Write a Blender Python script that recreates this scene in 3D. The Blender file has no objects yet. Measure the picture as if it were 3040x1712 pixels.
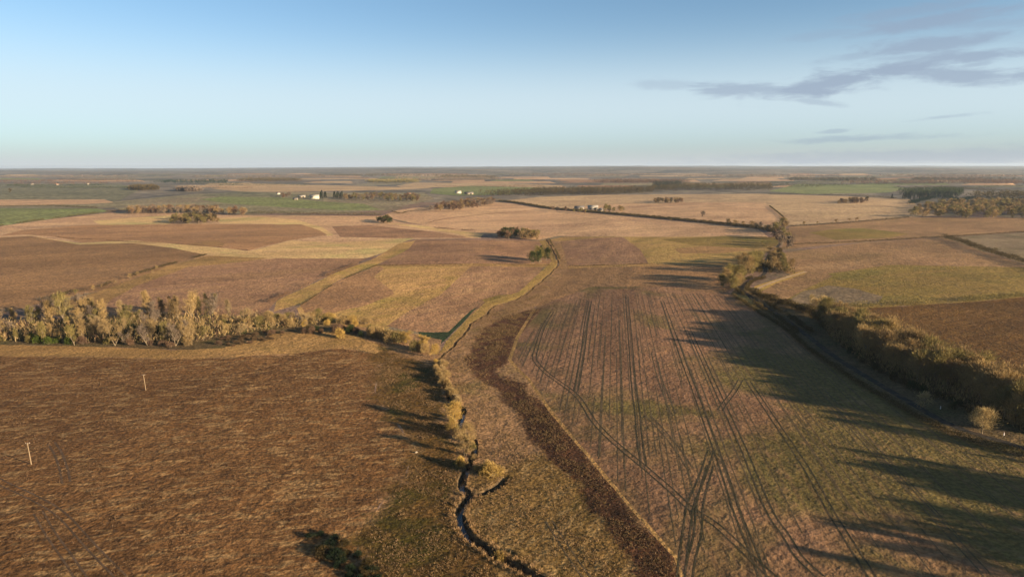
SKY_S, EXPO, HAZE_D, CLOUD_K, CLOUD_C = 0.06, 1.7, 2.8e-5, 0.8, (1.6, 1.98, 2.65)
SKY_V, SKY_SAT, SKY_ALT, SKY_AIR, SKY_DUST, SKY_OZ, SUN_C = 0.92, 0.85, 0, 0.8, 0.8, 3.0, (1.0, 0.80, 0.56)
SKY_TINT = (0.90, 1.04, 1.03)
HAZE_C = (0.52, 0.64, 0.78)
VEIL_K, VEIL_C, LOW_C = 0.7, (3.75, 4.3, 4.6), (3.45, 3.6, 3.75)
GAIN = {'pink_plough': (1.661, 1.695, 1.355), 'mauve_plough': (1.252, 1.134, 0.692), 'gold_stubble': (1.657, 1.591, 1.429), 'rough_brown_field': (0.679, 0.593, 0.422), 'drilled_wheat': (0.982, 0.746, 0.705), 'riparian_rough': (0.879, 0.792, 0.706), 'dark_cover_strip': (0.65, 0.468, 0.323), 'rough_bank_grass': (0.612, 0.496, 0.306), 'tan_stubble': (1.433, 1.499, 1.207), 'olive_grass': (1.402, 1.146, 0.676), 'ploughed_right': (0.566, 0.472, 0.197), 'pink_tan_stubble': (1.064, 0.96, 0.757), 'gold_green_ley': (1.341, 1.091, 0.903), 'gold_olive_ley': (1.111, 0.983, 0.7), 'tan_brown_fallow': (1.175, 1.051, 0.795), 'mauve_plough_two': (1.209, 1.068, 0.791), 'brown_plough': (1.892, 1.775, 1.261), 'golden_verge': (1.1, 1.0, 0.72), 'riparian_near': (0.744, 0.672, 0.428), 'green_pasture': (1.355, 1.355, 1.145), 'straw_margin': (1.05, 0.95, 0.75)}
import bpy, math, random
import numpy as np
from mathutils import Vector, Matrix
from mathutils.geometry import delaunay_2d_cdt

rng = np.random.default_rng(7)
random.seed(7)
R = math.radians
scene = bpy.context.scene
COL = scene.collection

# ------------------------------------------------------------------ camera
CAM_H = 100.0
F = 2026.7                                  # focal length in photo pixels (3040 wide)
pitch = math.atan((856 - 491) / F)
roll = 0.0026
fwd = Vector((0, math.cos(pitch), -math.sin(pitch)))
rt0 = Vector((1, 0, 0))
up0 = rt0.cross(fwd)
right = (rt0 * math.cos(roll) - up0 * math.sin(roll)).normalized()
upv = right.cross(fwd).normalized()
cam_d = bpy.data.cameras.new('camera')
cam = bpy.data.objects.new('camera', cam_d)
COL.objects.link(cam)
cam_d.sensor_width = 36.0
cam_d.lens = 36.0 * F / 3040.0
cam_d.clip_end = 100000
cam_d.clip_start = 0.5
m = Matrix((right, upv, -fwd)).transposed().to_4x4()
m.translation = Vector((0, 0, CAM_H))
cam.matrix_world = m
scene.camera = cam

SUN_AZ, SUN_EL = 119.0, 10.8                # azimuth clockwise from the view direction (+Y)
TO_SUN = Vector((math.sin(R(SUN_AZ)) * math.cos(R(SUN_EL)), math.cos(R(SUN_AZ)) * math.cos(R(SUN_EL)), math.sin(R(SUN_EL))))

# ------------------------------------------------------------------ terrain height
def rays(pts):
    p = np.asarray(pts, float)
    xn = (p[:, 0] - 1520) / F
    yn = -(p[:, 1] - 856) / F
    d = np.outer(xn, right) + np.outer(yn, upv) + np.array(fwd)
    return d

def seg_dist(P, line):
    """distance of points P (n,2) to a polyline"""
    line = np.asarray(line, float)
    best = np.full(len(P), 1e9)
    for a, b in zip(line[:-1], line[1:]):
        ab = b - a
        t = np.clip(((P - a) @ ab) / max(ab @ ab, 1e-9), 0, 1)
        q = a + t[:, None] * ab
        best = np.minimum(best, np.hypot(P[:, 0] - q[:, 0], P[:, 1] - q[:, 1]))
    return best

def flat(pts):
    d = rays(pts)
    t = CAM_H / -d[:, 2]
    return np.stack([d[:, 0] * t, d[:, 1] * t], 1)

STREAM_PX = [(1622, 711), (1637, 735), (1657, 778), (1653, 792), (1626, 819), (1590, 850), (1543, 884), (1473, 907), (1440, 935), (1402, 960), (1375, 995),
             (1343, 1031), (1312, 1054), (1300, 1085), (1309, 1120), (1330, 1160), (1340, 1192), (1372, 1218), (1366, 1252), (1368, 1285), (1408, 1304), (1404, 1345), (1388, 1380),
             (1373, 1410), (1376, 1450), (1420, 1462), (1478, 1442), (1494, 1424)]
STREAM2_PX = [(1392, 1470), (1366, 1500), (1364, 1530), (1382, 1565), (1425, 1610), (1475, 1650), (1560, 1695), (1660, 1760), (1760, 1850)]
valley_line = flat(STREAM_PX[::2] + STREAM2_PX[1:])

def hgt(x, y):
    x = np.asarray(x, float); y = np.asarray(y, float)
    r = np.hypot(x, y)
    f = np.clip((r - 250) / 900, 0, 1)
    h = f * (3.2 * np.sin(x / 310 + 0.7) * np.sin(y / 520 + 0.4) + 2.4 * np.sin((x * 0.6 + y) / 390 + 2.0) + 1.3 * np.sin((x - y * 0.35) / 150 + 1.0))
    g = np.clip((r - 2500) / 3500, 0, 1); g = g * g * (3 - 2 * g)
    h = h * (1 + 0.8 * g)
    far = np.clip((r - 5000) / 6000, 0, 1); far = far * far * (3 - 2 * far)
    az = np.arctan2(x, y)
    ridge = 0.55 + 0.3 * np.sin(az * 5 + 1.0) + 0.2 * np.sin(az * 17 + r / 2500) + 0.1 * np.sin(az * 41 + r / 900)
    h = h + far * 62 * np.clip(ridge, 0.15, 1)
    dv = seg_dist(np.stack([x.ravel(), y.ravel()], 1), valley_line).reshape(x.shape)
    h = h - 4.0 * np.exp(-(dv / 70) ** 2)
    return h

def G(pts):
    """where the sight lines of photo pixels meet the terrain -> (n,3)"""
    d = rays(pts)
    z = np.zeros(len(d))
    for _ in range(40):
        t = (z - CAM_H) / d[:, 2]
        z = 0.5 * z + 0.5 * hgt(d[:, 0] * t, d[:, 1] * t)
    t = (z - CAM_H) / d[:, 2]
    return np.stack([d[:, 0] * t, d[:, 1] * t, z], 1)

def G2(pts): return G(pts)[:, :2]

def smooth_line(pts, step):
    """Catmull-Rom through world points, resampled about every step metres"""
    p = np.asarray(pts, float)
    p = np.vstack([2 * p[0] - p[1], p, 2 * p[-1] - p[-2]])
    out = []
    for i in range(1, len(p) - 2):
        n = max(2, int(np.hypot(*(p[i + 1] - p[i])) / step))
        t = np.linspace(0, 1, n, endpoint=False)[:, None]
        a, b, c, d = p[i - 1], p[i], p[i + 1], p[i + 2]
        out.append(0.5 * (2 * b + (c - a) * t + (2 * a - 5 * b + 4 * c - d) * t ** 2 + (3 * b - a - 3 * c + d) * t ** 3))
    out.append(p[-2:-1])
    return np.vstack(out)

def offset_line(L, w):
    t = np.gradient(L, axis=0)
    t /= np.maximum(np.hypot(t[:, 0], t[:, 1])[:, None], 1e-9)
    return L + np.stack([-t[:, 1], t[:, 0]], 1) * w

# ------------------------------------------------------------------ mesh + node helpers
def make_mesh(name, V, faces_flat, nper, mat=None, smooth=False):
    me = bpy.data.meshes.new(name)
    V = np.asarray(V, np.float32)
    n = len(faces_flat) // nper
    me.vertices.add(len(V)); me.vertices.foreach_set('co', V.ravel())
    me.loops.add(len(faces_flat)); me.loops.foreach_set('vertex_index', np.asarray(faces_flat, np.int32))
    me.polygons.add(n)
    me.polygons.foreach_set('loop_start', np.arange(0, n * nper, nper, dtype=np.int32))
    me.polygons.foreach_set('loop_total', np.full(n, nper, np.int32))
    if smooth: me.polygons.foreach_set('use_smooth', np.ones(n, bool))
    me.update(calc_edges=True)
    if mat: me.materials.append(mat)
    return me

def link(name, me, parent=None):
    o = bpy.data.objects.new(name, me); COL.objects.link(o)
    if parent: o.parent = parent
    return o

def tag(o, label=None, cat=None, group=None, kind=None):
    if label: o['label'] = label
    if cat: o['category'] = cat
    if group: o['group'] = group
    if kind: o['kind'] = kind
    return o

def empty(name, loc, rz=0.0, sc=(1, 1, 1)):
    o = bpy.data.objects.new(name, None); COL.objects.link(o)
    o.location = loc; o.rotation_euler = (0, 0, rz); o.scale = sc
    o.empty_display_size = 0.5
    return o

class NT:
    def __init__(self, name):
        self.mat = bpy.data.materials.new(name); self.mat.use_nodes = True
        self.t = self.mat.node_tree; self.t.nodes.clear()
        self.out = self.n('ShaderNodeOutputMaterial')
    def n(self, typ, **kw):
        nd = self.t.nodes.new(typ)
        for k, v in kw.items(): setattr(nd, k, v)
        return nd
    def l(self, a, b): self.t.links.new(a, b)
    def val(self, sock, v):
        if hasattr(v, 'is_output') or isinstance(v, bpy.types.NodeSocket): self.l(v, sock)
        else: sock.default_value = v
    def pos(self):
        return self.n('ShaderNodeNewGeometry').outputs['Position']
    def mapping(self, vec, rot=0.0, scale=(1, 1, 1)):
        a = self.n('ShaderNodeVectorRotate', rotation_type='Z_AXIS'); self.l(vec, a.inputs['Vector']); a.inputs['Angle'].default_value = rot
        b = self.n('ShaderNodeVectorMath', operation='MULTIPLY'); self.l(a.outputs[0], b.inputs[0]); b.inputs[1].default_value = scale
        return b.outputs[0]
    def noise(self, vec, scale=1.0, detail=3.0, rough=0.55, dist=0.0):
        a = self.n('ShaderNodeTexNoise'); self.l(vec, a.inputs['Vector'])
        a.inputs['Scale'].default_value = scale; a.inputs['Detail'].default_value = detail
        a.inputs['Roughness'].default_value = rough; a.inputs['Distortion'].default_value = dist
        return a.outputs['Fac']
    def ramp(self, fac, lo, hi):
        a = self.n('ShaderNodeMapRange', interpolation_type='SMOOTHSTEP'); self.l(fac, a.inputs['Value'])
        a.inputs['From Min'].default_value = lo; a.inputs['From Max'].default_value = hi
        return a.outputs[0]
    def mix(self, fac, a, b, mode='MIX'):
        x = self.n('ShaderNodeMix', data_type='RGBA', blend_type=mode)
        self.val(x.inputs['Factor'], fac)
        for i, v in ((6, a), (7, b)):
            if isinstance(v, bpy.types.NodeSocket): self.l(v, x.inputs[i])
            else: x.inputs[i].default_value = (*v, 1)
        return x.outputs[2]
    def math(self, op, a, b=0.0):
        x = self.n('ShaderNodeMath', operation=op)
        self.val(x.inputs[0], a); self.val(x.inputs[1], b)
        return x.outputs[0]
    def done(self, col, rough=0.95, spec=0.15, bump=None, bdist=0.3, bstr=1.0):
        p = self.n('ShaderNodeBsdfPrincipled')
        self.val(p.inputs['Base Color'], col if isinstance(col, bpy.types.NodeSocket) else (*col, 1))
        p.inputs['Roughness'].default_value = rough; p.inputs['Specular IOR Level'].default_value = spec
        if bump is not None:
            b = self.n('ShaderNodeBump'); self.l(bump, b.inputs['Height'])
            b.inputs['Distance'].default_value = bdist; b.inputs['Strength'].default_value = bstr
            self.l(b.outputs[0], p.inputs['Normal'])
        self.l(p.outputs[0], self.out.inputs['Surface'])
        return self.mat

def mulc(c, k): return tuple(max(0, min(1, v * k)) for v in c)

def field_col(t, P, name, base, alt, patch=None, az=0.0, streak=0.5, srow=0.25, slen=0.008, clump=1.0, bump=0.35, patch_scale=0.012, patch_amt=(0.45, 0.7), rows=0.0, fine=0.55, alt_lo=0.42, alt_hi=0.68, wisp=None, near=None):
    """a field: base soil / crop colour, alternating streaks along azimuth az, broad patches, fine clods"""
    g_ = GAIN.get(name, (1, 1, 1))
    base, alt, patch, wisp = [None if c is None else tuple(min(0.9, v * k) for v, k in zip(c, g_)) for c in (base, alt, patch, wisp)]
    S = t.mapping(P, R(az), (srow, slen, 1))         # stretched along the tilling direction
    s1 = t.noise(S, 1.0, 4, 0.6)
    col = t.mix(t.math('MULTIPLY', t.ramp(s1, alt_lo, alt_hi), streak), base, alt)
    L = t.noise(P, patch_scale, 4, 0.6, 0.6)
    if near:                                          # the patch colour takes over round one point of the field
        dv = t.n('ShaderNodeVectorMath', operation='DISTANCE'); t.l(P, dv.inputs[0]); dv.inputs[1].default_value = (near[0], near[1], 0)
        L = t.math('ADD', L, t.math('MULTIPLY', t.ramp(dv.outputs['Value'], near[2], 0.0), near[3]))
    if patch: col = t.mix(t.ramp(L, *patch_amt), col, patch)
    M = t.noise(P, 0.05, 3, 0.6)
    col = t.mix(1.0, col, t.mix(t.ramp(M, 0.3, 0.7), (0.84, 0.84, 0.85), (1.04, 1.03, 1.0)), 'MULTIPLY')
    B = t.noise(t.mapping(P, R(az), (0.010, 0.0022, 1)), 1.0, 5, 0.62, 0.4)
    col = t.mix(1.0, col, t.mix(t.ramp(B, 0.32, 0.68), (0.78, 0.77, 0.75), (1.16, 1.15, 1.12)), 'MULTIPLY')
    if wisp:                                          # flattened pale straw lying in wisps
        W1 = t.noise(t.mapping(P, R(az), (0.30, 0.10, 1)), 1.0, 3, 0.6, 0.8)
        col = t.mix(t.math('MULTIPLY', t.ramp(W1, 0.50, 0.64), 0.8), col, wisp)
    # clods / tussocks
    C = t.noise(P, clump, 4, 0.65)
    C2 = t.noise(P, clump * 0.23, 3, 0.6)
    col = t.mix(1.0, col, t.mix(t.ramp(C, 0.36, 0.66), mulc((1, 1, 1), 1 - fine), (1.0, 1.0, 1.0)), 'MULTIPLY')
    col = t.mix(t.math('MULTIPLY', t.ramp(C2, 0.55, 0.72), 0.30), col, alt)
    h = t.math('ADD', C, t.math('MULTIPLY', C2, 1.8))
    if rows:
        W = t.mapping(P, R(az), (1, 1, 1))
        wv = t.n('ShaderNodeTexWave', wave_type='BANDS', bands_direction='X'); t.l(W, wv.inputs['Vector'])
        wv.inputs['Scale'].default_value = rows; wv.inputs['Distortion'].default_value = 1.2; wv.inputs['Detail'].default_value = 1; wv.inputs['Detail Scale'].default_value = 0.05
        brk = t.ramp(t.noise(S, 2.1, 2), 0.42, 0.6)
        col = t.mix(t.math('MULTIPLY', t.math('MULTIPLY', wv.outputs['Fac'], brk), 0.4), col, mulc(base, 0.5))
    return col, h
def field_mat(name, *a, **k):
    t = NT(name)
    col, h = field_col(t, t.pos(), name, *a, **k)
    bump = a[7] if len(a) > 7 else k.get('bump', 0.35)
    return t.done(col, 0.95, 0.08, h, bump, 1.0)

MUL = 1.0
TAN = (0.40, 0.25, 0.165); PINK = (0.385, 0.225, 0.15); MAUVE = (0.27, 0.165, 0.12); BROWN = (0.24, 0.135, 0.085)
GOLD = (0.47, 0.31, 0.145); OLIVE = (0.21, 0.17, 0.075); GREEN = (0.13, 0.15, 0.045); GREYB = (0.26, 0.205, 0.15)
RS_rough_l = ('rough_brown_field', (0.285, 0.16, 0.085), (0.40, 0.25, 0.14), (0.24, 0.135, 0.075), 78, 0.5, 0.22, 0.10, 0.75, 0.85, 0.02, (0.5, 0.7), 0.0, 0.6, 0.5, 0.72, (0.50, 0.34, 0.20))
RS_slope = ('rough_bank_grass', (0.185, 0.13, 0.058), (0.29, 0.18, 0.09), (0.11, 0.115, 0.035), 20, 0.6, 0.25, 0.05, 0.8, 0.7, 0.03, (0.48, 0.66), 0.0, 0.6)
RS_riparian = ('riparian_rough', (0.42, 0.265, 0.145), (0.31, 0.2, 0.10), (0.29, 0.21, 0.09), 25, 0.6, 0.35, 0.06, 0.9, 0.75, 0.022, (0.52, 0.68), 0.0, 0.6)
RS_riparian_n = ('riparian_near', (0.29, 0.19, 0.095), (0.40, 0.26, 0.15), (0.20, 0.15, 0.06), 25, 0.6, 0.35, 0.08, 0.9, 0.8, 0.03, (0.52, 0.68), 0.0, 0.66, 0.42, 0.68, (0.52, 0.36, 0.22))
RS_margin = ('straw_margin', (0.42, 0.27, 0.125), (0.36, 0.225, 0.11), (0.31, 0.21, 0.09), 70, 0.6, 0.12, 0.01, 0.8, 0.4, 0.02)
RS_dark = ('dark_cover_strip', (0.16, 0.10, 0.072), (0.25, 0.16, 0.11), (0.115, 0.078, 0.052), 15, 0.5, 0.4, 0.06, 1.1, 0.8, 0.03, (0.5, 0.68), 0.0, 0.6)
MATS = {
    'far': field_mat('far_country', GREYB, (0.33, 0.26, 0.16), (0.15, 0.125, 0.09), 70, 0.7, 0.006, 0.0012, 0.02, 0.0, 0.0016, (0.45, 0.6)),
    'ground': field_mat('open_ground', MAUVE, TAN, (0.24, 0.2, 0.1), 60, 0.5, 0.05, 0.006, 0.5, 0.2),
    'tan': field_mat('tan_stubble', TAN, (0.50, 0.32, 0.19), (0.34, 0.205, 0.135), 78, 0.55, 0.035, 0.004, 0.25, 0.15, 0.006),
    'pink': field_mat('pink_plough', PINK, (0.46, 0.28, 0.17), (0.33, 0.185, 0.125), 72, 0.5, 0.03, 0.004, 0.35, 0.15, 0.007),
    'mauve': field_mat('mauve_plough', MAUVE, PINK, (0.24, 0.15, 0.115), 55, 0.4, 0.08, 0.006, 0.6, 0.2, 0.01),
    'mauve2': field_mat('mauve_plough_two', mulc(MAUVE, 1.15), (0.42, 0.27, 0.16), (0.27, 0.16, 0.115), 60, 0.45, 0.06, 0.006, 0.6, 0.2, 0.014),
    'brown': field_mat('brown_plough', BROWN, (0.31, 0.185, 0.12), (0.215, 0.125, 0.085), 80, 0.4, 0.05, 0.005, 0.5, 0.2, 0.006),
    'gold': field_mat('gold_stubble', GOLD, (0.40, 0.26, 0.14), (0.36, 0.29, 0.12), 68, 0.6, 0.05, 0.004, 0.5, 0.2, 0.01),
    'goldolive': field_mat('gold_olive_ley', (0.40, 0.28, 0.13), (0.30, 0.23, 0.09), (0.42, 0.26, 0.15), 40, 0.7, 0.06, 0.006, 0.6, 0.2, 0.008),
    'goldgreen': field_mat('gold_green_ley', (0.37, 0.27, 0.115), (0.46, 0.31, 0.16), (0.28, 0.24, 0.075), 52, 0.7, 0.10, 0.006, 0.7, 0.2, 0.012),
    'pinktan': field_mat('pink_tan_stubble', (0.37, 0.225, 0.15), (0.45, 0.30, 0.17), (0.3, 0.18, 0.12), 52, 0.6, 0.10, 0.007, 0.7, 0.3, 0.014),
    'green': field_mat('green_pasture', (0.185, 0.19, 0.075), (0.24, 0.22, 0.10), (0.16, 0.18, 0.06), 70, 0.4, 0.02, 0.002, 0.1, 0.0, 0.004),
    'darkgreen': field_mat('shade_tinted_grass', (0.04, 0.06, 0.024), (0.075, 0.085, 0.035), None, 30, 0.4, 0.1, 0.02, 1.0, 0.2),  # green grass, with the shade over this corner put into its colour
    'buff': field_mat('buff_grass', (0.31, 0.245, 0.135), (0.25, 0.22, 0.10), (0.35, 0.25, 0.15), 75, 0.6, 0.02, 0.002, 0.1, 0.0, 0.003),
    'olivefar': field_mat('olive_far', (0.22, 0.195, 0.10), (0.27, 0.22, 0.13), (0.17, 0.155, 0.085), 75, 0.6, 0.01, 0.0015, 0.05, 0.0, 0.0025),
    'olive': field_mat('olive_grass', OLIVE, (0.27, 0.20, 0.11), (0.15, 0.145, 0.055), 70, 0.6, 0.08, 0.006, 0.7, 0.25, 0.012),
    'tanbrown': field_mat('tan_brown_fallow', (0.315, 0.2, 0.125), (0.37, 0.25, 0.155), (0.25, 0.17, 0.095), 66, 0.6, 0.06, 0.005, 0.6, 0.25, 0.01),
    'pale': field_mat('pale_chalk_ground', (0.30, 0.215, 0.125), (0.25, 0.17, 0.095), (0.2, 0.15, 0.075), 70, 0.6, 0.07, 0.008, 0.7, 0.25, 0.02),
    'mound': field_mat('bare_mound', (0.25, 0.175, 0.10), (0.28, 0.195, 0.115), None, 70, 0.4, 0.06, 0.008, 0.5, 0.2),
    'plough_r': field_mat('ploughed_right', (0.26, 0.155, 0.11), (0.36, 0.235, 0.165), (0.21, 0.13, 0.095), 62, 0.75, 0.25, 0.03, 0.9, 0.6, 0.02),
    'wheat': field_mat('drilled_wheat', (0.285, 0.2, 0.112), (0.36, 0.255, 0.145), (0.165, 0.160, 0.056), 8.4, 0.8, 0.34, 0.006, 0.6, 0.22, 0.010, (0.46, 0.64), 0.115, 0.42, near=(130, 200, 150, 0.18)),
    'margin': field_mat('straw_margin', (0.42, 0.27, 0.125), (0.36, 0.225, 0.11), (0.31, 0.21, 0.09), 70, 0.6, 0.12, 0.01, 0.8, 0.4, 0.02),
    'verge': field_mat('golden_verge', (0.45, 0.31, 0.12), (0.38, 0.25, 0.12), (0.35, 0.27, 0.10), 30, 0.5, 0.3, 0.03, 0.9, 0.5, 0.04),
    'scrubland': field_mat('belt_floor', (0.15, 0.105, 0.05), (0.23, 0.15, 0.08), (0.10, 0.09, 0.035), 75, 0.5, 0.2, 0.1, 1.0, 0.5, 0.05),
    'orange': field_mat('orange_bracken', (0.42, 0.235, 0.09), (0.33, 0.19, 0.085), None, 75, 0.5, 0.1, 0.01, 0.7, 0.3),
}
def rough_ground():
    """the unploughed and rough ground round the near stream: kinds of cover that run into each other; sd_* are distances in metres inside each kind's outline"""
    t = NT('rough_ground'); P = t.pos()
    n1 = t.math('SUBTRACT', t.noise(P, 0.10, 4, 0.6), 0.5); n2 = t.math('SUBTRACT', t.noise(P, 0.6, 4, 0.65), 0.5)
    col, h = field_col(t, P, *RS_riparian)
    for key, sets, width, a, b in (('sd_near', RS_riparian_n, 5.0, 26, 10), ('sd_left', RS_rough_l, 2.5, 16, 8), ('sd_slope', RS_slope, 4.0, 24, 10), ('sd_margin', RS_margin, 1.5, 9, 6), ('sd_dark', RS_dark, 2.0, 11, 8)):
        at = t.n('ShaderNodeAttribute', attribute_name=key)
        s = t.math('ADD', at.outputs['Fac'], t.math('ADD', t.math('MULTIPLY', n1, a), t.math('MULTIPLY', n2, b)))
        c2, h2 = field_col(t, P, *sets)
        col = t.mix(t.ramp(s, -width, width), col, c2)
    return t.done(col, 0.95, 0.08, h, 0.75, 1.0)
def lane_mat():
    t = NT('worn_asphalt'); P = t.pos()
    c = t.mix(t.ramp(t.noise(P, 0.6, 4), 0.35, 0.65), (0.026, 0.024, 0.02), (0.045, 0.04, 0.033))
    c = t.mix(t.math('MULTIPLY', t.ramp(t.noise(P, 0.22, 4, 0.65), 0.45, 0.62), 0.8), c, (0.085, 0.06, 0.038))
    return t.done(c, 0.95, 0.05, t.noise(P, 8, 2), 0.02)
def track_mat():
    t = NT('dirt_track'); P = t.pos()
    c = t.mix(t.ramp(t.noise(P, 0.5, 4), 0.35, 0.65), (0.30, 0.19, 0.10), (0.46, 0.31, 0.17))
    return t.done(c, 0.95, 0.1, t.noise(P, 2, 3), 0.1)
def water_mat():
    t = NT('stream_water'); P = t.pos()
    c = t.mix(t.ramp(t.noise(P, 0.4, 2), 0.4, 0.6), (0.012, 0.014, 0.014), (0.03, 0.028, 0.02))
    return t.done(c, 0.12, 0.45, t.noise(P, 1.5, 2), 0.03)
def bank_mat():
    t = NT('stream_bank'); P = t.pos()
    c = t.mix(t.ramp(t.noise(P, 0.6, 4), 0.4, 0.62), (0.05, 0.034, 0.018), (0.13, 0.085, 0.042))
    return t.done(c, 0.95, 0.1, t.noise(P, 1.4, 4), 0.6)
MATS['rough'] = rough_ground(); MATS['lane'] = lane_mat(); MATS['track'] = track_mat(); MATS['water'] = water_mat(); MATS['bank'] = bank_mat()
# ------------------------------------------------------------------ fields (photo outlines, laid on the terrain)
FIELDS = []
def field(mat, label, pts, wob=0.6, name='field'):
    FIELDS.append((name, mat, label, pts, wob))
# far
field('olivefar', 'wide olive green field far off at the left', [(-500, 548), (353, 545), (420, 560), (360, 592), (330, 600), (0, 594), (-500, 596)])
field('buff', 'buff rough grassland between the far farm and the bare tree row', [(340, 598), (480, 585), (590, 575), (760, 570), (1000, 572), (1260, 572), (1290, 590), (1230, 605), (1130, 625), (1000, 632), (740, 634), (380, 628), (330, 614)])
field('tan', 'long pale tan field beyond the farm with the white house', [(627, 560), (760, 545), (1000, 551), (1290, 558), (1180, 563), (1010, 566), (860, 570), (720, 569)])
field('tan', 'thin pale tan field below the horizon woods', [(1175, 551), (1230, 542), (1500, 544), (1670, 551), (1640, 557), (1500, 558), (1300, 556), (1210, 560)])
field('green', 'green pasture behind the two white houses', [(1285, 560), (1400, 551), (1600, 557), (1640, 568), (1520, 577), (1360, 581), (1275, 574)])
field('green', 'bright green pasture in front of the white farmhouse', [(590, 592), (660, 583), (840, 586), (960, 599), (1080, 605), (1130, 623), (1010, 624), (880, 617), (740, 609), (660, 602)])
field('olivefar', 'olive pasture left of the white farmhouse', [(590, 582), (700, 568), (850, 574), (960, 585), (960, 597), (840, 585), (660, 582)])
field('pink', 'narrow pinkish field at the far left', [(-500, 594), (0, 593), (310, 592), (338, 601), (250, 606), (0, 611), (-500, 614)])
field('buff', 'buff strip below the narrow pinkish field', [(-500, 614), (0, 611), (250, 606), (338, 601), (345, 616), (290, 618), (0, 617), (-500, 624)])
field('green', 'green field at the far left edge', [(-500, 625), (0, 618), (290, 619), (328, 627), (150, 650), (0, 671), (-500, 745)])
field('pink', 'pinkish field around the dark oval copse', [(-500, 800), (-500, 746), (0, 672), (150, 651), (380, 626), (740, 639), (1130, 641), (1190, 660), (1410, 690), (1430, 708), (1230, 710), (1180, 720), (1080, 767), (620, 772), (0, 724)])
field('gold', 'pale gold grass left of the oval copse', [(275, 656), (400, 645), (505, 638), (520, 655), (500, 666), (300, 668)])
field('gold', 'pale gold sweep of stubble right of the oval copse', [(640, 648), (760, 642), (880, 652), (960, 676), (990, 697), (972, 700), (900, 672), (800, 664), (655, 664)])
field('brown', 'long dark brown ploughed field below the oval copse', [(0, 700), (60, 684), (250, 668), (510, 666), (894, 666), (950, 684), (972, 697), (860, 713), (784, 731), (737, 744), (627, 731), (500, 722), (353, 715), (243, 719), (165, 703), (78, 696)], 0.4)
field('mauve2', 'mauve ploughed strip beside the pale grass track', [(985, 672), (1100, 669), (1280, 687), (1390, 704), (1180, 707), (1010, 703)])
field('gold', 'pale grass track curving between mauve fields', [(1150, 662), (1285, 673), (1370, 684), (1440, 693), (1425, 705), (1386, 704), (1360, 694), (1270, 681)])
field('gold', 'golden stubble field left of the straight hedge', [(737, 746), (863, 714), (1010, 720), (1150, 710), (1230, 706), (1190, 722), (1180, 736), (1090, 766), (760, 768), (620, 760)])
field('orange', 'orange bracken patch at the tip of the dark ploughed field', [(545, 727), (600, 716), (640, 714), (668, 722), (660, 731), (590, 730)])
field('gold', 'pale grass path winding below the dark ploughed field', [(78, 699), (235, 721), (392, 713), (510, 723), (630, 733), (725, 744), (900, 752), (1010, 762), (800, 764), (610, 757), (510, 735), (392, 722), (235, 727), (150, 713)])
field('mauve', 'large mauve brown ploughed field at the left', [(-600, 830), (-500, 760), (0, 705), (90, 700), (235, 726), (392, 722), (510, 735), (612, 757), (520, 783), (300, 862), (100, 905), (-100, 960), (-600, 1010)])
field('margin', 'golden verge spreading right of the left hedge', [(90, 925), (300, 862), (520, 783), (612, 759), (800, 766), (690, 782), (560, 795), (400, 850), (330, 900), (250, 950)])
field('mauve2', 'mauve stubble field between the two slanting hedges', [(260, 960), (330, 890), (400, 850), (560, 792), (690, 780), (820, 766), (1090, 767), (1000, 806), (830, 885), (760, 960)])
field('goldgreen', 'golden verge along the right slanting hedge', [(820, 893), (1000, 808), (1110, 768), (1185, 722), (1240, 712), (1215, 738), (1122, 785), (1010, 830), (890, 902), (810, 926)])
field('mauve2', 'mauve field left of the round ivy covered copse', [(1122, 787), (1215, 738), (1235, 712), (1420, 712), (1620, 716), (1642, 760), (1642, 786), (1400, 786), (1140, 786)])
field('goldgreen', 'yellow green ley field left of the stream', [(1110, 790), (1260, 784), (1420, 790), (1400, 812), (1300, 880), (1200, 935), (1150, 975), (1000, 968), (900, 950), (880, 915), (1010, 848)])
field('brown', 'dark brown ploughed wedge beside the slanting verge', [(890, 904), (1010, 832), (1122, 787), (1142, 796), (1110, 822), (1165, 862), (1168, 874), (1088, 905), (960, 935), (905, 930)])
field('pinktan', 'pink tan stubble field against the stream', [(1400, 790), (1615, 793), (1560, 862), (1455, 907), (1370, 962), (1310, 1002), (1215, 980), (1150, 968), (1210, 925), (1310, 872)])
field('darkgreen', 'green grass corner darkened in colour for shade beside the stream scrub', [(1240, 985), (1330, 985), (1400, 920), (1420, 910), (1340, 990), (1310, 1020), (1250, 1010)])
field('olive', 'small green corner at the stream bend', [(1430, 890), (1480, 875), (1545, 872), (1500, 895), (1450, 905)])
field('margin', 'thin pale grass baulk crossing towards the stream', [(1110, 786), (1400, 782), (1645, 783), (1640, 793), (1400, 790), (1110, 791)])
# centre and right
field('pink', 'large pinkish field below the far lane', [(1130, 642), (1180, 624), (1265, 612), (1470, 600), (1530, 605), (1640, 622), (1800, 636), (2150, 667), (2250, 680), (2285, 706), (1990, 706), (1660, 700), (1600, 712), (1440, 695), (1285, 675)])
field('goldolive', 'streaked gold and olive field right of the upper stream', [(1630, 712), (1680, 702), (1990, 703), (2275, 702), (2300, 730), (2230, 788), (1900, 787), (1690, 792), (1665, 760)])
field('mauve2', 'pinkish shoulder of the field beside the upper stream', [(1660, 716), (1760, 706), (1850, 704), (1900, 740), (1930, 790), (1690, 792), (1672, 760)])
field('olive', 'olive grass beside the lane bend', [(1960, 710), (2150, 700), (2300, 704), (2320, 728), (2250, 738), (2060, 728)])
field('orange', 'rusty bracken strip beside the lane bend', [(2000, 738), (2100, 730), (2200, 736), (2235, 742), (2130, 752), (2020, 752)])
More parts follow.
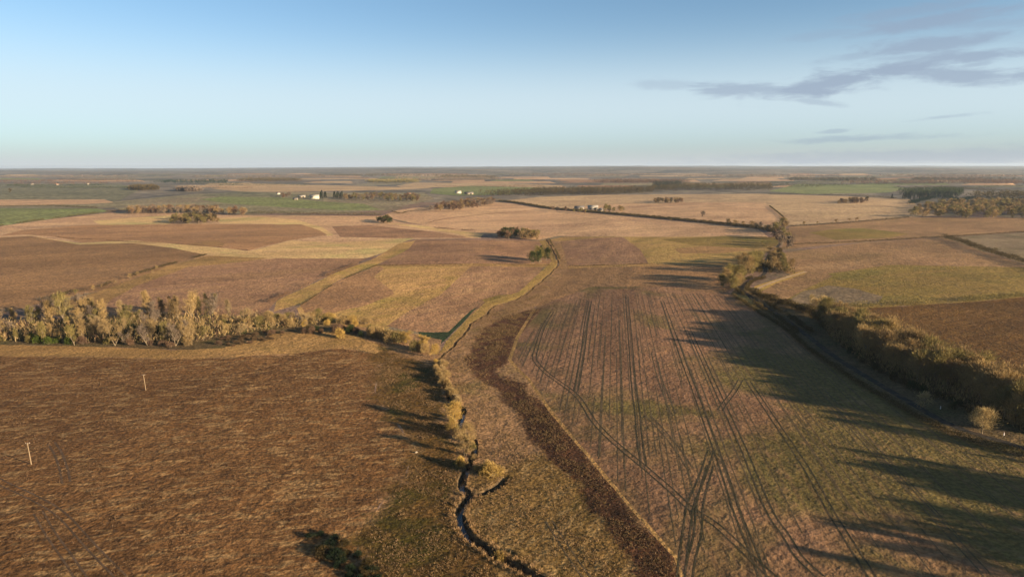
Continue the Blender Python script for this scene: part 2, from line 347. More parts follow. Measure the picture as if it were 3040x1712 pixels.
field('tan', 'broad tan field with two round copses on the skyline side', [(1480, 598), (1530, 592), (1600, 585), (1780, 579), (2240, 575), (2500, 582), (2700, 592), (2722, 608), (2800, 640), (2700, 645), (2340, 670), (2290, 680), (2150, 664), (1800, 633), (1640, 618), (1540, 603)])
field('pink', 'pinkish middle of the broad tan field', [(1700, 618), (1800, 606), (2060, 600), (2270, 602), (2330, 645), (2300, 668), (2150, 660), (1850, 636)])
field('green', 'green pasture strip beyond the broad tan field', [(2280, 568), (2370, 546), (2640, 548), (2690, 560), (2640, 572), (2400, 576)])
field('tanbrown', 'tan brown field between two thin hedges at the right', [(2320, 740), (2335, 680), (2344, 673), (2700, 646), (3040, 646), (3500, 650), (3500, 690), (3040, 688), (2800, 704), (2560, 718)])
field('olive', 'olive patch in the tan brown field', [(2400, 690), (2480, 680), (2560, 677), (2700, 694), (2640, 706), (2480, 712)])
field('pale', 'pale patchy field at the right edge', [(2800, 705), (3040, 690), (3500, 692), (3500, 900), (3040, 783), (2900, 738)])
field('tanbrown', 'wide tan brown field right of the lane bend', [(2310, 752), (2560, 720), (2800, 705), (2900, 740), (3040, 787), (3500, 900), (3400, 920), (3040, 796), (2640, 790), (2390, 826), (2330, 808)])
field('olive', 'olive grass field right of the lane', [(2240, 866), (2300, 840), (2390, 822), (2640, 786), (3040, 793), (3600, 850), (3600, 960), (3040, 881), (2900, 895), (2570, 915), (2420, 920), (2330, 905)])
field('mound', 'bare pale rise in the olive grass field', [(2330, 893), (2390, 862), (2460, 848), (2550, 858), (2620, 880), (2600, 900), (2420, 908)], 1.5)
field('tanbrown', 'brown grass corner beside the dirt track', [(2245, 868), (2300, 840), (2385, 812), (2440, 800), (2470, 820), (2390, 858), (2330, 893), (2280, 888)])
field('plough_r', 'ploughed brown field behind the right tree belt', [(2418, 918), (2570, 915), (2900, 895), (3040, 882), (3600, 958), (3900, 1500), (3300, 1330), (3040, 1170), (2920, 1085), (2700, 1010)])
# foreground
field('mauve', 'brown stubble at the head of the wheat field', [(1690, 792), (1900, 788), (2180, 790), (2170, 860), (1900, 880), (1750, 862), (1590, 925), (1600, 870), (1650, 830)])
field('margin', 'pale grass baulk at the head of the stubble', [(1684, 789), (1900, 783), (2175, 782), (2178, 789), (1900, 790), (1684, 797)])
field('wheat', 'drilled wheat field with tramlines at the right', [(1580, 918), (1650, 890), (1750, 852), (2130, 848), (2180, 874), (2300, 950), (2420, 1035), (2640, 1190), (2832, 1282), (3040, 1350), (3500, 1500), (3900, 1900), (2120, 2000), (2006, 1652), (1888, 1522), (1770, 1381), (1640, 1227), (1570, 1127), (1510, 1068), (1534, 1003)], 0.4)
field('rough', 'rough golden grassland strip right of the stream', [(1620, 712), (1668, 716), (1682, 770), (1688, 796), (1650, 845), (1585, 915), (1534, 1003), (1512, 1068), (1570, 1127), (1640, 1227), (1700, 1300), (1600, 1420), (1500, 1400), (1370, 1400), (1340, 1300), (1300, 1200), (1280, 1080), (1310, 1040), (1350, 990), (1440, 905), (1556, 862), (1620, 800), (1640, 760)])
field('rough', 'rough brown and green grassland right of the near stream', [(1370, 1390), (1480, 1395), (1590, 1350), (1690, 1290), (1770, 1381), (1888, 1522), (2006, 1652), (2120, 2000), (1500, 2000), (1400, 1700), (1340, 1530)], 2.0)
field('verge', 'golden reedy bank left of the upper stream', [(1600, 715), (1625, 712), (1655, 778), (1652, 795), (1620, 822), (1543, 884), (1473, 907), (1400, 962), (1340, 1032), (1305, 1050), (1320, 1015), (1400, 935), (1440, 898), (1540, 866), (1600, 812), (1640, 775)])
field('rough', 'dark plough strip between the stream grass and the wheat', [(1572, 920), (1610, 912), (1540, 1000), (1512, 1066), (1470, 1095), (1480, 1118), (1520, 1140), (1490, 1160), (1440, 1135), (1405, 1106), (1385, 1060), (1412, 1000), (1480, 945)], 1.6)
field('rough', 'dark plough strip running down beside the wheat edge', [(1500, 1122), (1545, 1132), (1640, 1230), (1700, 1300), (1770, 1384), (1884, 1524), (2000, 1654), (2100, 1960), (1960, 1960), (1880, 1680), (1760, 1520), (1722, 1432), (1635, 1365), (1580, 1312), (1530, 1232), (1470, 1150)], 1.6)
field('margin', 'pale uncut edge along the wheat', [(1584, 914), (1592, 916), (1540, 1003), (1517, 1068), (1575, 1126), (1645, 1226), (1776, 1380), (1894, 1521), (2012, 1651), (2130, 2000), (2115, 2000), (2000, 1654), (1884, 1524), (1766, 1383), (1636, 1229), (1566, 1129), (1508, 1068), (1530, 1002)], 0.3)
field('rough', 'large rough brown field at the front left', [(-1300, 1068), (-300, 1060), (0, 1054), (560, 1064), (850, 1050), (1000, 1032), (1130, 1048), (1120, 1095), (1112, 1160), (1172, 1240), (1232, 1340), (1200, 1420), (1110, 1520), (1060, 1640), (1010, 2000), (-1500, 2000)], 1.2)
field('rough', 'rough green and brown slope left of the near stream', [(1090, 1020), (1180, 1050), (1290, 1085), (1345, 1300), (1372, 1400), (1365, 1530), (1425, 1620), (1600, 2000), (1000, 2000), (1056, 1640), (1105, 1520), (1196, 1420), (1228, 1340), (1168, 1240), (1108, 1160), (1116, 1095)], 2.0)
field('rough', 'rough scrubby ground between the left belt and the stream', [(1000, 962), (1180, 981), (1312, 1008), (1305, 1050), (1292, 1092), (1180, 1058), (1125, 1050), (1005, 985)])
field('rough', 'golden grass margin in front of the left tree belt', [(-1300, 1020), (-300, 1018), (0, 1022), (330, 1030), (560, 1038), (660, 1030), (840, 985), (1010, 978), (1120, 1020), (1130, 1048), (1000, 1033), (850, 1051), (560, 1065), (0, 1055), (-300, 1061), (-1300, 1069)], 0.8)
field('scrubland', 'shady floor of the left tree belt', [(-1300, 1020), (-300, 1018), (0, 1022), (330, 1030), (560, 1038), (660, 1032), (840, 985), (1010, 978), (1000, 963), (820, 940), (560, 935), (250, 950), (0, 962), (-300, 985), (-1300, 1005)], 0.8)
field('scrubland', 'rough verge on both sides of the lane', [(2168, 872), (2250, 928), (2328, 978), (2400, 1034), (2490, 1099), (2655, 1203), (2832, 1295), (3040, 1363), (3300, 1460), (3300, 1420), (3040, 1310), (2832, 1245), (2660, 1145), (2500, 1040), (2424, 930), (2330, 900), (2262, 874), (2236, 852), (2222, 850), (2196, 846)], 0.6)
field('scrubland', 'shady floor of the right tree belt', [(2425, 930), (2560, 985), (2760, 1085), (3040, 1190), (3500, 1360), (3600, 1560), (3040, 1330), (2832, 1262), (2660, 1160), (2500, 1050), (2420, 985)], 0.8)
field('verge', 'sunlit bank inside the lane bend', [(2240, 850), (2262, 842), (2385, 803), (2392, 812), (2300, 842), (2250, 872), (2236, 868)])
field('verge', 'small golden island of grass at the lane junction', [(2178, 872), (2215, 876), (2240, 900), (2262, 922), (2238, 912), (2200, 890)])

rf = np.random.default_rng(21)
FAR_N = []
yy = 515.0; row = 0
while yy < 556:
    hgt_ = 2.6 + (yy - 512) * 0.11
    x = -700 + rf.uniform(0, 300)
    while x < 3700:
        wd = rf.uniform(90, 330)
        if rf.uniform() < 0.62:
            mt = rf.choice(['tan', 'pink', 'tan', 'green', 'buff', 'brown', 'olivefar', 'mauve2', 'buff', 'far', 'pink'])
            sl = rf.uniform(-2, 2)
            FAR_N.append(('field', str(mt), None, [(x, yy + hgt_ * .9), (x + wd, yy + hgt_ + sl), (x + wd - rf.uniform(0, 30), yy + sl * .5), (x + rf.uniform(5, 40), yy + .3)], 0.3))
        x += wd + rf.uniform(0, 90)
    yy += hgt_; row += 1
names_ = {'tan': 'tan', 'pink': 'pinkish', 'green': 'green', 'buff': 'buff', 'brown': 'brown', 'olivefar': 'olive', 'gold': 'pale gold', 'mauve2': 'mauve', 'far': 'greyish'}
FAR_N = [(f[0], f[1], f'{names_[f[1]]} sliver of farmland far off under the horizon, {"left" if f[3][0][0] < 900 else "centre" if f[3][0][0] < 2000 else "right"} part', f[3], f[4]) for f in FAR_N]
FIELDS[:0] = FAR_N

LANE_PX = [(3300, 1440), (3040, 1330), (2832, 1264), (2655, 1166), (2490, 1066), (2400, 998), (2330, 948), (2262, 905), (2222, 876), (2200, 858), (2216, 838), (2250, 826), (2272, 806), (2270, 778), (2300, 742), (2322, 708), (2300, 690), (2240, 677), (2000, 652), (1800, 634), (1640, 620), (1540, 604), (1480, 597)]
TRACK_PX = [(2236, 866), (2262, 850), (2320, 828), (2392, 806)]
stream_w = smooth_line(G2(STREAM_PX), 2.5)
stream2_w = smooth_line(G2(STREAM2_PX), 2.5)
lane_w = smooth_line(G2(LANE_PX), 5.0)
track_w = smooth_line(G2(TRACK_PX), 5.0)
def wiggle(L, a, wl):
    n = len(L); s = np.arange(n)
    ph = rng.uniform(0, 6.28, 4)
    off = a * (np.sin(s / wl + ph[0]) + 0.6 * np.sin(s / wl * 2.3 + ph[1]) + 0.4 * np.sin(s / wl * 4.1 + ph[2]))
    t = np.gradient(L, axis=0); t /= np.hypot(t[:, 0], t[:, 1])[:, None] + 1e-9
    return L + np.stack([-t[:, 1], t[:, 0]], 1) * off[:, None]
stream_w = wiggle(stream_w, 0.5, 3.0); stream2_w = wiggle(stream2_w, 0.5, 3.0)

# world outlines, finely cut and slightly uneven
def outline(pts, wob):
    p = np.vstack([pts, pts[:1]]).astype(float)
    seg = []
    for a, b in zip(p[:-1], p[1:]):
        n = max(1, int(np.hypot(*(b - a)) / 14))
        seg.append(a + (b - a) * np.linspace(0, 1, n, endpoint=False)[:, None])
    q = np.vstack(seg)
    n = len(q)
    s = np.arange(n) / n * 2 * math.pi
    # gentle wander along the outline, larger for nearer edges
    k = max(3, n // 9)
    amp = wob * np.clip((q[:, 1] - 560) / 320, 0.12, 1.6)
    dx = sum(np.sin(s * (k * f) + rng.uniform(0, 6.28)) for f in (0.6, 1.0, 1.9)) * 0.8 * amp
    dy = sum(np.sin(s * (k * f) + rng.uniform(0, 6.28)) for f in (0.6, 1.0, 1.9)) * 0.5 * amp
    q = q + np.stack([dx * 1.4, dy], 1)
    return G2(q)

def to_uv(P):
    r = np.hypot(P[:, 0], P[:, 1])
    return np.stack([np.degrees(np.arctan2(P[:, 0], P[:, 1])), 30 * np.log(r)], 1)
def from_uv(U):
    r = np.exp(U[:, 1] / 30); a = np.radians(U[:, 0])
    return np.stack([r * np.sin(a), r * np.cos(a)], 1)

field_poly = [outline(f[3], f[4]) for f in FIELDS]
cv, ce = [], []
def add_chain(U, closed):
    n0 = len(cv)
    cv.extend(map(tuple, U))
    n = len(U)
    for i in range(n - 1): ce.append((n0 + i, n0 + i + 1))
    if closed: ce.append((n0 + n - 1, n0))
for P in field_poly: add_chain(to_uv(P), True)
lines = [(lane_w, (-1.8, 1.8)), (track_w, (-1.6, 1.6))]
for L, offs in lines:
    for w in offs: add_chain(to_uv(offset_line(L, w)), False)
def sw(y): return np.clip(0.80 - (np.asarray(y) - 200) / 420, 0.45, 0.80)     # half width of the water, narrower upstream
for L in (stream_w, stream2_w):
    for k in (-2.1, -1.0, 1.0, 2.1): add_chain(to_uv(offset_line(L, (sw(L[:, 1]) * k)[:, None])), False)
# interior points: even in bearing and in log distance
us, vs = [], []
uu = np.concatenate([np.arange(-50, 50.01, 0.5)])
for i, v in enumerate(np.arange(30 * math.log(60), 30 * math.log(30000), 0.9)):
    us.append(uu + (0.25 if i % 2 else 0) + rng.uniform(-.05, .05, len(uu))); vs.append(np.full(len(uu), v) + rng.uniform(-.1, .1, len(uu)))
uo = np.concatenate([np.arange(-179.5, -51, 4), np.arange(52, 179.6, 4)])
for v in np.arange(30 * math.log(4), 30 * math.log(30000), 6): us.append(uo); vs.append(np.full(len(uo), v))
for v in np.arange(30 * math.log(4), 30 * math.log(60), 6): us.append(np.arange(-48, 49, 4.)); vs.append(np.full(25, v))
cv.extend(map(tuple, np.stack([np.concatenate(us), np.concatenate(vs)], 1)))
res = delaunay_2d_cdt([Vector(c) for c in cv], ce, [], 0, 1e-5)
UV = np.array([tuple(v) for v in res[0]]); TRI = np.array([tuple(f) for f in res[2]], np.int32)
XY = from_uv(UV)
ctr = XY[TRI].mean(1)
ds = np.full(len(XY), 99.0)
near = (np.hypot(XY[:, 0], XY[:, 1]) < 1200) & (np.abs(XY[:, 0]) < 260)
ds[near] = np.minimum(seg_dist(XY[near], stream_w), seg_dist(XY[near], stream2_w))
Z = hgt(XY[:, 0], XY[:, 1]) - 1.8 * np.clip((2.07 - ds / sw(XY[:, 1])) / 1.02, 0, 1)
VERT = np.column_stack([XY, Z])

def inside(P, poly):
    x, y = P[:, 0], P[:, 1]
    r = np.zeros(len(P), bool)
    bb = (x > poly[:, 0].min()) & (x < poly[:, 0].max()) & (y > poly[:, 1].min()) & (y < poly[:, 1].max())
    idx = np.where(bb)[0]
    if not len(idx): return r
    px, py = x[idx], y[idx]; c = np.zeros(len(idx), bool)
    a = poly; b = np.roll(poly, -1, 0)
    for (x1, y1), (x2, y2) in zip(a, b):
        if y1 == y2: continue
        cond = ((y1 > py) != (y2 > py)) & (px < (x2 - x1) * (py - y1) / (y2 - y1) + x1)
        c ^= cond
    r[idx] = c
    return r
SDF = {}
nearv = (np.hypot(XY[:, 0], XY[:, 1]) < 900)
for key, words in (('sd_left', ['large rough brown field']), ('sd_slope', ['rough green and brown slope']), ('sd_near', ['rough brown and green grassland right']), ('sd_margin', ['golden grass margin in front']), ('sd_dark', ['dark plough strip between', 'dark plough strip running'])):
    best = np.full(len(XY), -60.0)
    for f, P in zip(FIELDS, field_poly):
        if any(f[2].startswith(w_) for w_ in words):
            d = seg_dist(XY[nearv], np.vstack([P, P[:1]])); s_ = np.where(inside(XY[nearv], P), d, -d)
            best[nearv] = np.maximum(best[nearv], s_)
    SDF[key] = best
cuv = UV[TRI].mean(1)
cls = np.full(len(TRI), -1)
for i, P in enumerate(field_poly):
    cls[inside(cuv, to_uv(P))] = i
dc = np.full(len(TRI), 99.0); nt = (np.hypot(ctr[:, 0], ctr[:, 1]) < 1300) & (np.abs(ctr[:, 0]) < 300)
dc[nt] = np.minimum(seg_dist(ctr[nt], stream_w), seg_dist(ctr[nt], stream2_w))
dl = np.full(len(TRI), 99.0); nl = np.hypot(ctr[:, 0], ctr[:, 1]) < 2600
dl[nl] = seg_dist(ctr[nl], lane_w)
dt = np.full(len(TRI), 99.0); dt[nl] = seg_dist(ctr[nl], track_w)
cls[dt < 1.6] = 901; cls[dl < 1.8] = 902; dc = dc / sw(ctr[:, 1]); cls[dc < 2.08] = 903; cls[dc < 1.0] = 904
rad = np.hypot(ctr[:, 0], ctr[:, 1])
cls[(cls == -1) & (rad > 1900)] = -2
SPEC = {-1: ('ground', 'ground', 'open brown ground between and beyond the mapped fields'), -2: ('terrain', 'far', 'far grey brown countryside rolling to the horizon'),
        901: ('path', 'track', 'pale dirt track leaving the lane bend'), 902: ('road', 'lane', 'narrow dark lane winding between hedges and trees'),
        903: ('ground', 'bank', 'steep earth banks of the stream'), 904: ('water', 'water', 'narrow dark winding stream')}
for i, f in enumerate(FIELDS): SPEC[i] = (f[0], f[1], f[2])
for k, (nm, mt, lb) in SPEC.items():
    F3 = TRI[cls == k]
    if not len(F3): continue
    ids, inv = np.unique(F3, return_inverse=True)
    VV = VERT[ids]; T3 = inv.reshape(-1, 3)
    a, b, c = VV[T3[:, 0]], VV[T3[:, 1]], VV[T3[:, 2]]
    nz = (b[:, 0] - a[:, 0]) * (c[:, 1] - a[:, 1]) - (b[:, 1] - a[:, 1]) * (c[:, 0] - a[:, 0])
    T3 = np.where((nz < 0)[:, None], T3[:, ::-1], T3)
    me = make_mesh(nm, VV, T3.ravel(), 3, MATS[mt], True)
    if mt == 'rough':
        for key, arr in SDF.items():
            me.attributes.new(key, 'FLOAT', 'POINT').data.foreach_set('value', arr[ids].astype(np.float32))
    tag(link(nm, me), lb, nm, None, 'structure')
def ground_z(P):
    P = np.atleast_2d(P)
    d = np.minimum(seg_dist(P, stream_w), seg_dist(P, stream2_w))
    return hgt(P[:, 0], P[:, 1]) - 1.8 * np.clip((2.07 - d / sw(P[:, 1])) / 1.02, 0, 1)

# ------------------------------------------------------------------ sky, sun, air
w = bpy.data.worlds.new('World'); scene.world = w; w.use_nodes = True
nt = w.node_tree; nt.nodes.clear()
def N(typ, **kw):
    n = nt.nodes.new(typ)
    for k, v in kw.items(): setattr(n, k, v)
    return n
def M2(op, a, b=0.0, c=0.0):
    n = N('ShaderNodeMath', operation=op)
    for i, v in enumerate((a, b, c)):
        if isinstance(v, bpy.types.NodeSocket): nt.links.new(v, n.inputs[i])
        else: n.inputs[i].default_value = v
    return n.outputs[0]
sky = N('ShaderNodeTexSky', sky_type='NISHITA', sun_disc=False)
sky.sun_elevation = R(SUN_EL); sky.sun_rotation = R(SUN_AZ); sky.altitude = SKY_ALT; sky.air_density = SKY_AIR; sky.dust_density = SKY_DUST; sky.ozone_density = SKY_OZ
geo = N('ShaderNodeTexCoord')
sep = N('ShaderNodeSeparateXYZ'); nt.links.new(geo.outputs['Generated'], sep.inputs[0])
AZ = M2('MULTIPLY', M2('ARCTAN2', sep.outputs[0], sep.outputs[1]), 57.2958)
EL = M2('MULTIPLY', M2('ARCSINE', sep.outputs[2]), 57.2958)
cmb = N('ShaderNodeCombineXYZ'); nt.links.new(M2('MULTIPLY', AZ, 0.22), cmb.inputs[0]); nt.links.new(M2('MULTIPLY', EL, 0.9), cmb.inputs[1])
nz1 = N('ShaderNodeTexNoise'); nt.links.new(cmb.outputs[0], nz1.inputs['Vector']); nz1.inputs['Scale'].default_value = 1.1; nz1.inputs['Detail'].default_value = 7; nz1.inputs['Roughness'].default_value = 0.66; nz1.inputs['Distortion'].default_value = 0.4
warp = M2('MULTIPLY', M2('SUBTRACT', nz1.outputs['Fac'], 0.5), 3.0)
# streaks of cloud: centre, half width, half height (photo pixels), tilt, strength
CL = [((2185, 268), 150, 26, 4, .75), ((1985, 252), 110, 20, 2, .35), ((2520, 238), 250, 34, -9, .95), ((2860, 224), 200, 26, 4, .85), ((3060, 220), 110, 13, -2, .8),
      ((2420, 303), 80, 11, 10, .5), ((2560, 165), 120, 13, -4, .45), ((2760, 132), 170, 28, -3, .8), ((2900, 166), 210, 20, 2, .85), ((2700, 172), 120, 13, 0, .5), ((2770, 66), 210, 20, -5, .75), ((2960, 70), 150, 14, 3, .4),
      ((2720, 28), 190, 20, -4, .5), ((2560, 412), 230, 10, -1, .5), ((2474, 390), 40, 6, -4, .45), ((2800, 348), 75, 6, -4, .45), ((2763, 462), 620, 22, -1, .35), ((2450, 104), 150, 13, -2, .3), ((2900, 192), 60, 9, -6, .6)]
tot = None
for (c, a, b, tilt, s) in CL:
    d0 = rays([c])[0]; d0 = d0 / np.linalg.norm(d0)
    az0 = math.degrees(math.atan2(d0[0], d0[1])); el0 = math.degrees(math.asin(d0[2]))
    pxdeg = math.degrees(1 / F) * 0.9
    a2, b2 = a * pxdeg, b * pxdeg
    ca, sa = math.cos(R(-tilt)), math.sin(R(-tilt))
    dx = M2('SUBTRACT', AZ, az0); dy = M2('SUBTRACT', EL, el0)
    p = M2('MULTIPLY_ADD', dx, ca / a2, M2('MULTIPLY', dy, sa / a2))
    q = M2('MULTIPLY_ADD', dx, -sa / b2, M2('MULTIPLY', dy, ca / b2))
    e = M2('SQRT', M2('ADD', M2('MULTIPLY', p, p), M2('MULTIPLY', q, q)))
    e = M2('SUBTRACT', e, warp)
    mr = N('ShaderNodeMapRange', interpolation_type='SMOOTHSTEP'); nt.links.new(e, mr.inputs['Value'])
    mr.inputs['From Min'].default_value = 1.35; mr.inputs['From Max'].default_value = 0.25; mr.inputs['To Max'].default_value = s
    tot = mr.outputs[0] if tot is None else M2('MAXIMUM', tot, mr.outputs[0])
bg = N('ShaderNodeBackground'); wo = N('ShaderNodeOutputWorld')
hs = N('ShaderNodeHueSaturation'); nt.links.new(sky.outputs[0], hs.inputs['Color']); hs.inputs['Value'].default_value = SKY_V; hs.inputs['Saturation'].default_value = SKY_SAT
tint = N('ShaderNodeMix', data_type='RGBA', blend_type='MULTIPLY'); tint.inputs['Factor'].default_value = 1.0; nt.links.new(hs.outputs[0], tint.inputs[6]); tint.inputs[7].default_value = (*SKY_TINT, 1)
def bump_el(c, wdt, k):
    q = M2('DIVIDE', M2('SUBTRACT', EL, c), wdt)
    return M2('MULTIPLY', M2('EXPONENT', M2('MULTIPLY', M2('MULTIPLY', q, q), -1.0)), k)
v1 = N('ShaderNodeMix', data_type='RGBA', blend_type='MIX'); nt.links.new(bump_el(4.5, 4.2, VEIL_K), v1.inputs['Factor']); nt.links.new(tint.outputs[2], v1.inputs[6]); v1.inputs[7].default_value = (*VEIL_C, 1)
v2 = N('ShaderNodeMix', data_type='RGBA', blend_type='MIX'); nt.links.new(bump_el(-0.2, 1.3, 0.85), v2.inputs['Factor']); nt.links.new(v1.outputs[2], v2.inputs[6]); v2.inputs[7].default_value = (*LOW_C, 1)

cl = N('ShaderNodeMix', data_type='RGBA', blend_type='MIX'); nt.links.new(M2('MULTIPLY', tot, CLOUD_K), cl.inputs['Factor'])
nt.links.new(v2.outputs[2], cl.inputs[6]); cl.inputs[7].default_value = (*CLOUD_C, 1)
nt.links.new(cl.outputs[2], bg.inputs['Color']); bg.inputs['Strength'].default_value = SKY_S
nt.links.new(bg.outputs[0], wo.inputs['Surface'])

sd = bpy.data.lights.new('sun', 'SUN'); sun = bpy.data.objects.new('sun', sd); COL.objects.link(sun)
sd.energy = 5.0; sd.angle = R(0.6); sd.color = SUN_C
sun.rotation_euler = (-TO_SUN).to_track_quat('-Z', 'Y').to_euler()
sun.location = (200, -100, 300)

bx = 21000.0
hv = np.array([(sx * bx, sy * bx, z) for z in (-30, 112) for sy in (-1, 1) for sx in (-1, 1)], float)
hf = [0, 2, 3, 1, 4, 5, 7, 6, 0, 1, 5, 4, 2, 6, 7, 3, 0, 4, 6, 2, 1, 3, 7, 5]
hm = bpy.data.materials.new('thin_air'); hm.use_nodes = True; ht = hm.node_tree; ht.nodes.clear()
ho = ht.nodes.new('ShaderNodeOutputMaterial'); hvn = ht.nodes.new('ShaderNodeVolumePrincipled')
hvn.inputs['Density'].default_value = HAZE_D; hvn.inputs['Color'].default_value = (*HAZE_C, 1); hvn.inputs['Anisotropy'].default_value = 0.2
ht.links.new(hvn.outputs[0], ho.inputs['Volume'])
if HAZE_D > 0:
    hz = link('haze', make_mesh('haze', hv, hf, 4, hm)); tag(hz, 'thin pale blue haze lying over the whole countryside', 'haze', None, 'stuff')

vs_ = scene.view_settings
scene.display_settings.display_device = 'sRGB'
vs_.view_transform = 'Standard'; vs_.look = 'None'; vs_.exposure = EXPO; vs_.gamma = 1.0; vs_.use_curve_mapping = False
scene.cycles.max_bounces = 5; scene.cycles.diffuse_bounces = 3; scene.cycles.volume_bounces = 1; scene.cycles.transparent_max_bounces = 8
# ------------------------------------------------------------------ plants
TWIG_K = {'golden_twigs': 1.0, 'brown_twigs': 0.9, 'olive_twigs': 0.85, 'straw_twigs': 0.75, 'grey_twigs': 0.75, 'willow_twigs': 0.72, 'pale_twigs': 0.75, 'reed_stems': 0.85, 'dry_grass': 0.72, 'green_grass': 0.8, 'hedge_twigs': 0.6, 'bramble_stems': 0.6}
def twig_mat(name, c1, c2, c3, trans=0.18):
    k_ = TWIG_K.get(name, 0.62); c1, c2, c3 = mulc(c1, k_), mulc(c2, k_), mulc(c3, k_)
    t = NT(name); P = t.pos()
    oi = t.n('ShaderNodeObjectInfo')
    c = t.mix(t.ramp(t.noise(P, 0.35, 3), 0.35, 0.65), c1, c2)
    c = t.mix(t.ramp(t.noise(P, 1.7, 2), 0.5, 0.72), c, c3)
    c = t.mix(1.0, c, t.mix(oi.outputs['Random'], (0.70, 0.70, 0.72), (1.0, 0.98, 0.92)), 'MULTIPLY')
    p = t.n('ShaderNodeBsdfDiffuse'); t.l(c, p.inputs['Color'])
    q = t.n('ShaderNodeBsdfTranslucent'); t.l(c, q.inputs['Color'])
    m_ = t.n('ShaderNodeMixShader'); m_.inputs[0].default_value = trans
    t.l(p.outputs[0], m_.inputs[1]); t.l(q.outputs[0], m_.inputs[2]); t.l(m_.outputs[0], t.out.inputs['Surface'])
    return t.mat
TW = {
    'golden': twig_mat('golden_twigs', (0.33, 0.225, 0.095), (0.26, 0.175, 0.08), (0.40, 0.285, 0.13)),
    'straw': twig_mat('straw_twigs', (0.42, 0.30, 0.15), (0.35, 0.245, 0.125), (0.48, 0.355, 0.19)),
    'brown': twig_mat('brown_twigs', (0.28, 0.185, 0.085), (0.215, 0.15, 0.075), (0.36, 0.24, 0.105)),
    'olive': twig_mat('olive_twigs', (0.25, 0.195, 0.075), (0.18, 0.15, 0.055), (0.32, 0.235, 0.085)),
    'grey': twig_mat('grey_twigs', (0.25, 0.19, 0.14), (0.19, 0.145, 0.11), (0.31, 0.22, 0.15)),
    'rust': twig_mat('rust_twigs', (0.25, 0.15, 0.095), (0.185, 0.115, 0.075), (0.31, 0.2, 0.12)),
    'yellow': twig_mat('willow_twigs', (0.60, 0.40, 0.11), (0.50, 0.32, 0.10), (0.68, 0.47, 0.16)),
    'pale': twig_mat('pale_twigs', (0.55, 0.41, 0.19), (0.46, 0.33, 0.15), (0.6, 0.46, 0.23)),
    'evergreen': twig_mat('ivy_leaves', (0.07, 0.085, 0.03), (0.045, 0.06, 0.02), (0.11, 0.12, 0.045), 0.1),
    'green': twig_mat('green_leaves', (0.12, 0.155, 0.03), (0.085, 0.115, 0.025), (0.17, 0.195, 0.05), 0.15),
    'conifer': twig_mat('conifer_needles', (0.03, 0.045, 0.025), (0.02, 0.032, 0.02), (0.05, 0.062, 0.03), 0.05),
    'hedge': twig_mat('hedge_twigs', (0.14, 0.10, 0.045), (0.10, 0.075, 0.03), (0.21, 0.15, 0.065)),
    'bramble': twig_mat('bramble_stems', (0.21, 0.135, 0.075), (0.145, 0.095, 0.052), (0.28, 0.185, 0.105)),
    'grass': twig_mat('dry_grass', (0.45, 0.285, 0.14), (0.30, 0.18, 0.09), (0.55, 0.37, 0.20)),
    'deadgrass': twig_mat('dead_brown_grass', (0.33, 0.20, 0.105), (0.22, 0.13, 0.07), (0.46, 0.31, 0.185)),
    'grassg': twig_mat('green_grass', (0.13, 0.105, 0.04), (0.20, 0.13, 0.06), (0.30, 0.195, 0.095)),
    'reed': twig_mat('reed_stems', (0.36, 0.245, 0.10), (0.29, 0.195, 0.085), (0.42, 0.29, 0.135)),
}
def bark_mat():
    t = NT('bark'); P = t.pos()
    c = t.mix(t.ramp(t.noise(P, 1.5, 4), 0.4, 0.65), (0.12, 0.088, 0.055), (0.25, 0.19, 0.118))
    return t.done(c, 0.95, 0.1)
BARK = bark_mat()

def blades(P, D, L, W, rg):
    """thin pointed twigs: base points P, directions D, lengths L, widths W -> verts, triangles (two per twig)"""
    n = len(P)
    D = D / np.linalg.norm(D, axis=1)[:, None]
    r = rg.normal(size=(n, 3)); s = np.cross(D, r); s /= np.linalg.norm(s, axis=1)[:, None] + 1e-9
    L = L[:, None]; W = W[:, None]
    bend = rg.normal(size=(n, 3)) * L * 0.10
    a = P - s * W * 0.5; b = P + D * L * 0.5 + bend - s * W * 0.5; c = P + D * L + bend * 1.5; d = P + D * L * 0.5 + bend + s * W * 0.5
    V = np.stack([P, b, c, d], 1).reshape(-1, 3)
    i = np.arange(n)[:, None] * 4
    Fq = (i + np.array([[0, 1, 2, 3]])).ravel()
    return V, Fq

def tubes(segs, sides=5):
    """tapered tubes for (p0, p1, r0, r1)"""
    V, Fq = [], []
    for p0, p1, r0, r1 in segs:
        p0 = np.array(p0, float); p1 = np.array(p1, float)
        d = p1 - p0; d /= np.linalg.norm(d) + 1e-9
        u = np.cross(d, [0.3, 0.9, 0.2]); u /= np.linalg.norm(u); v = np.cross(d, u)
        n0 = len(V)
        for k in range(sides):
            a = 2 * math.pi * k / sides
            o = math.cos(a) * u + math.sin(a) * v
            V.append(p0 + o * r0); V.append(p1 + o * r1)
        for k in range(sides):
            a, b = n0 + 2 * k, n0 + 2 * ((k + 1) % sides)
            Fq += [a, b, b + 1, a + 1]
    return np.array(V), np.array(Fq)

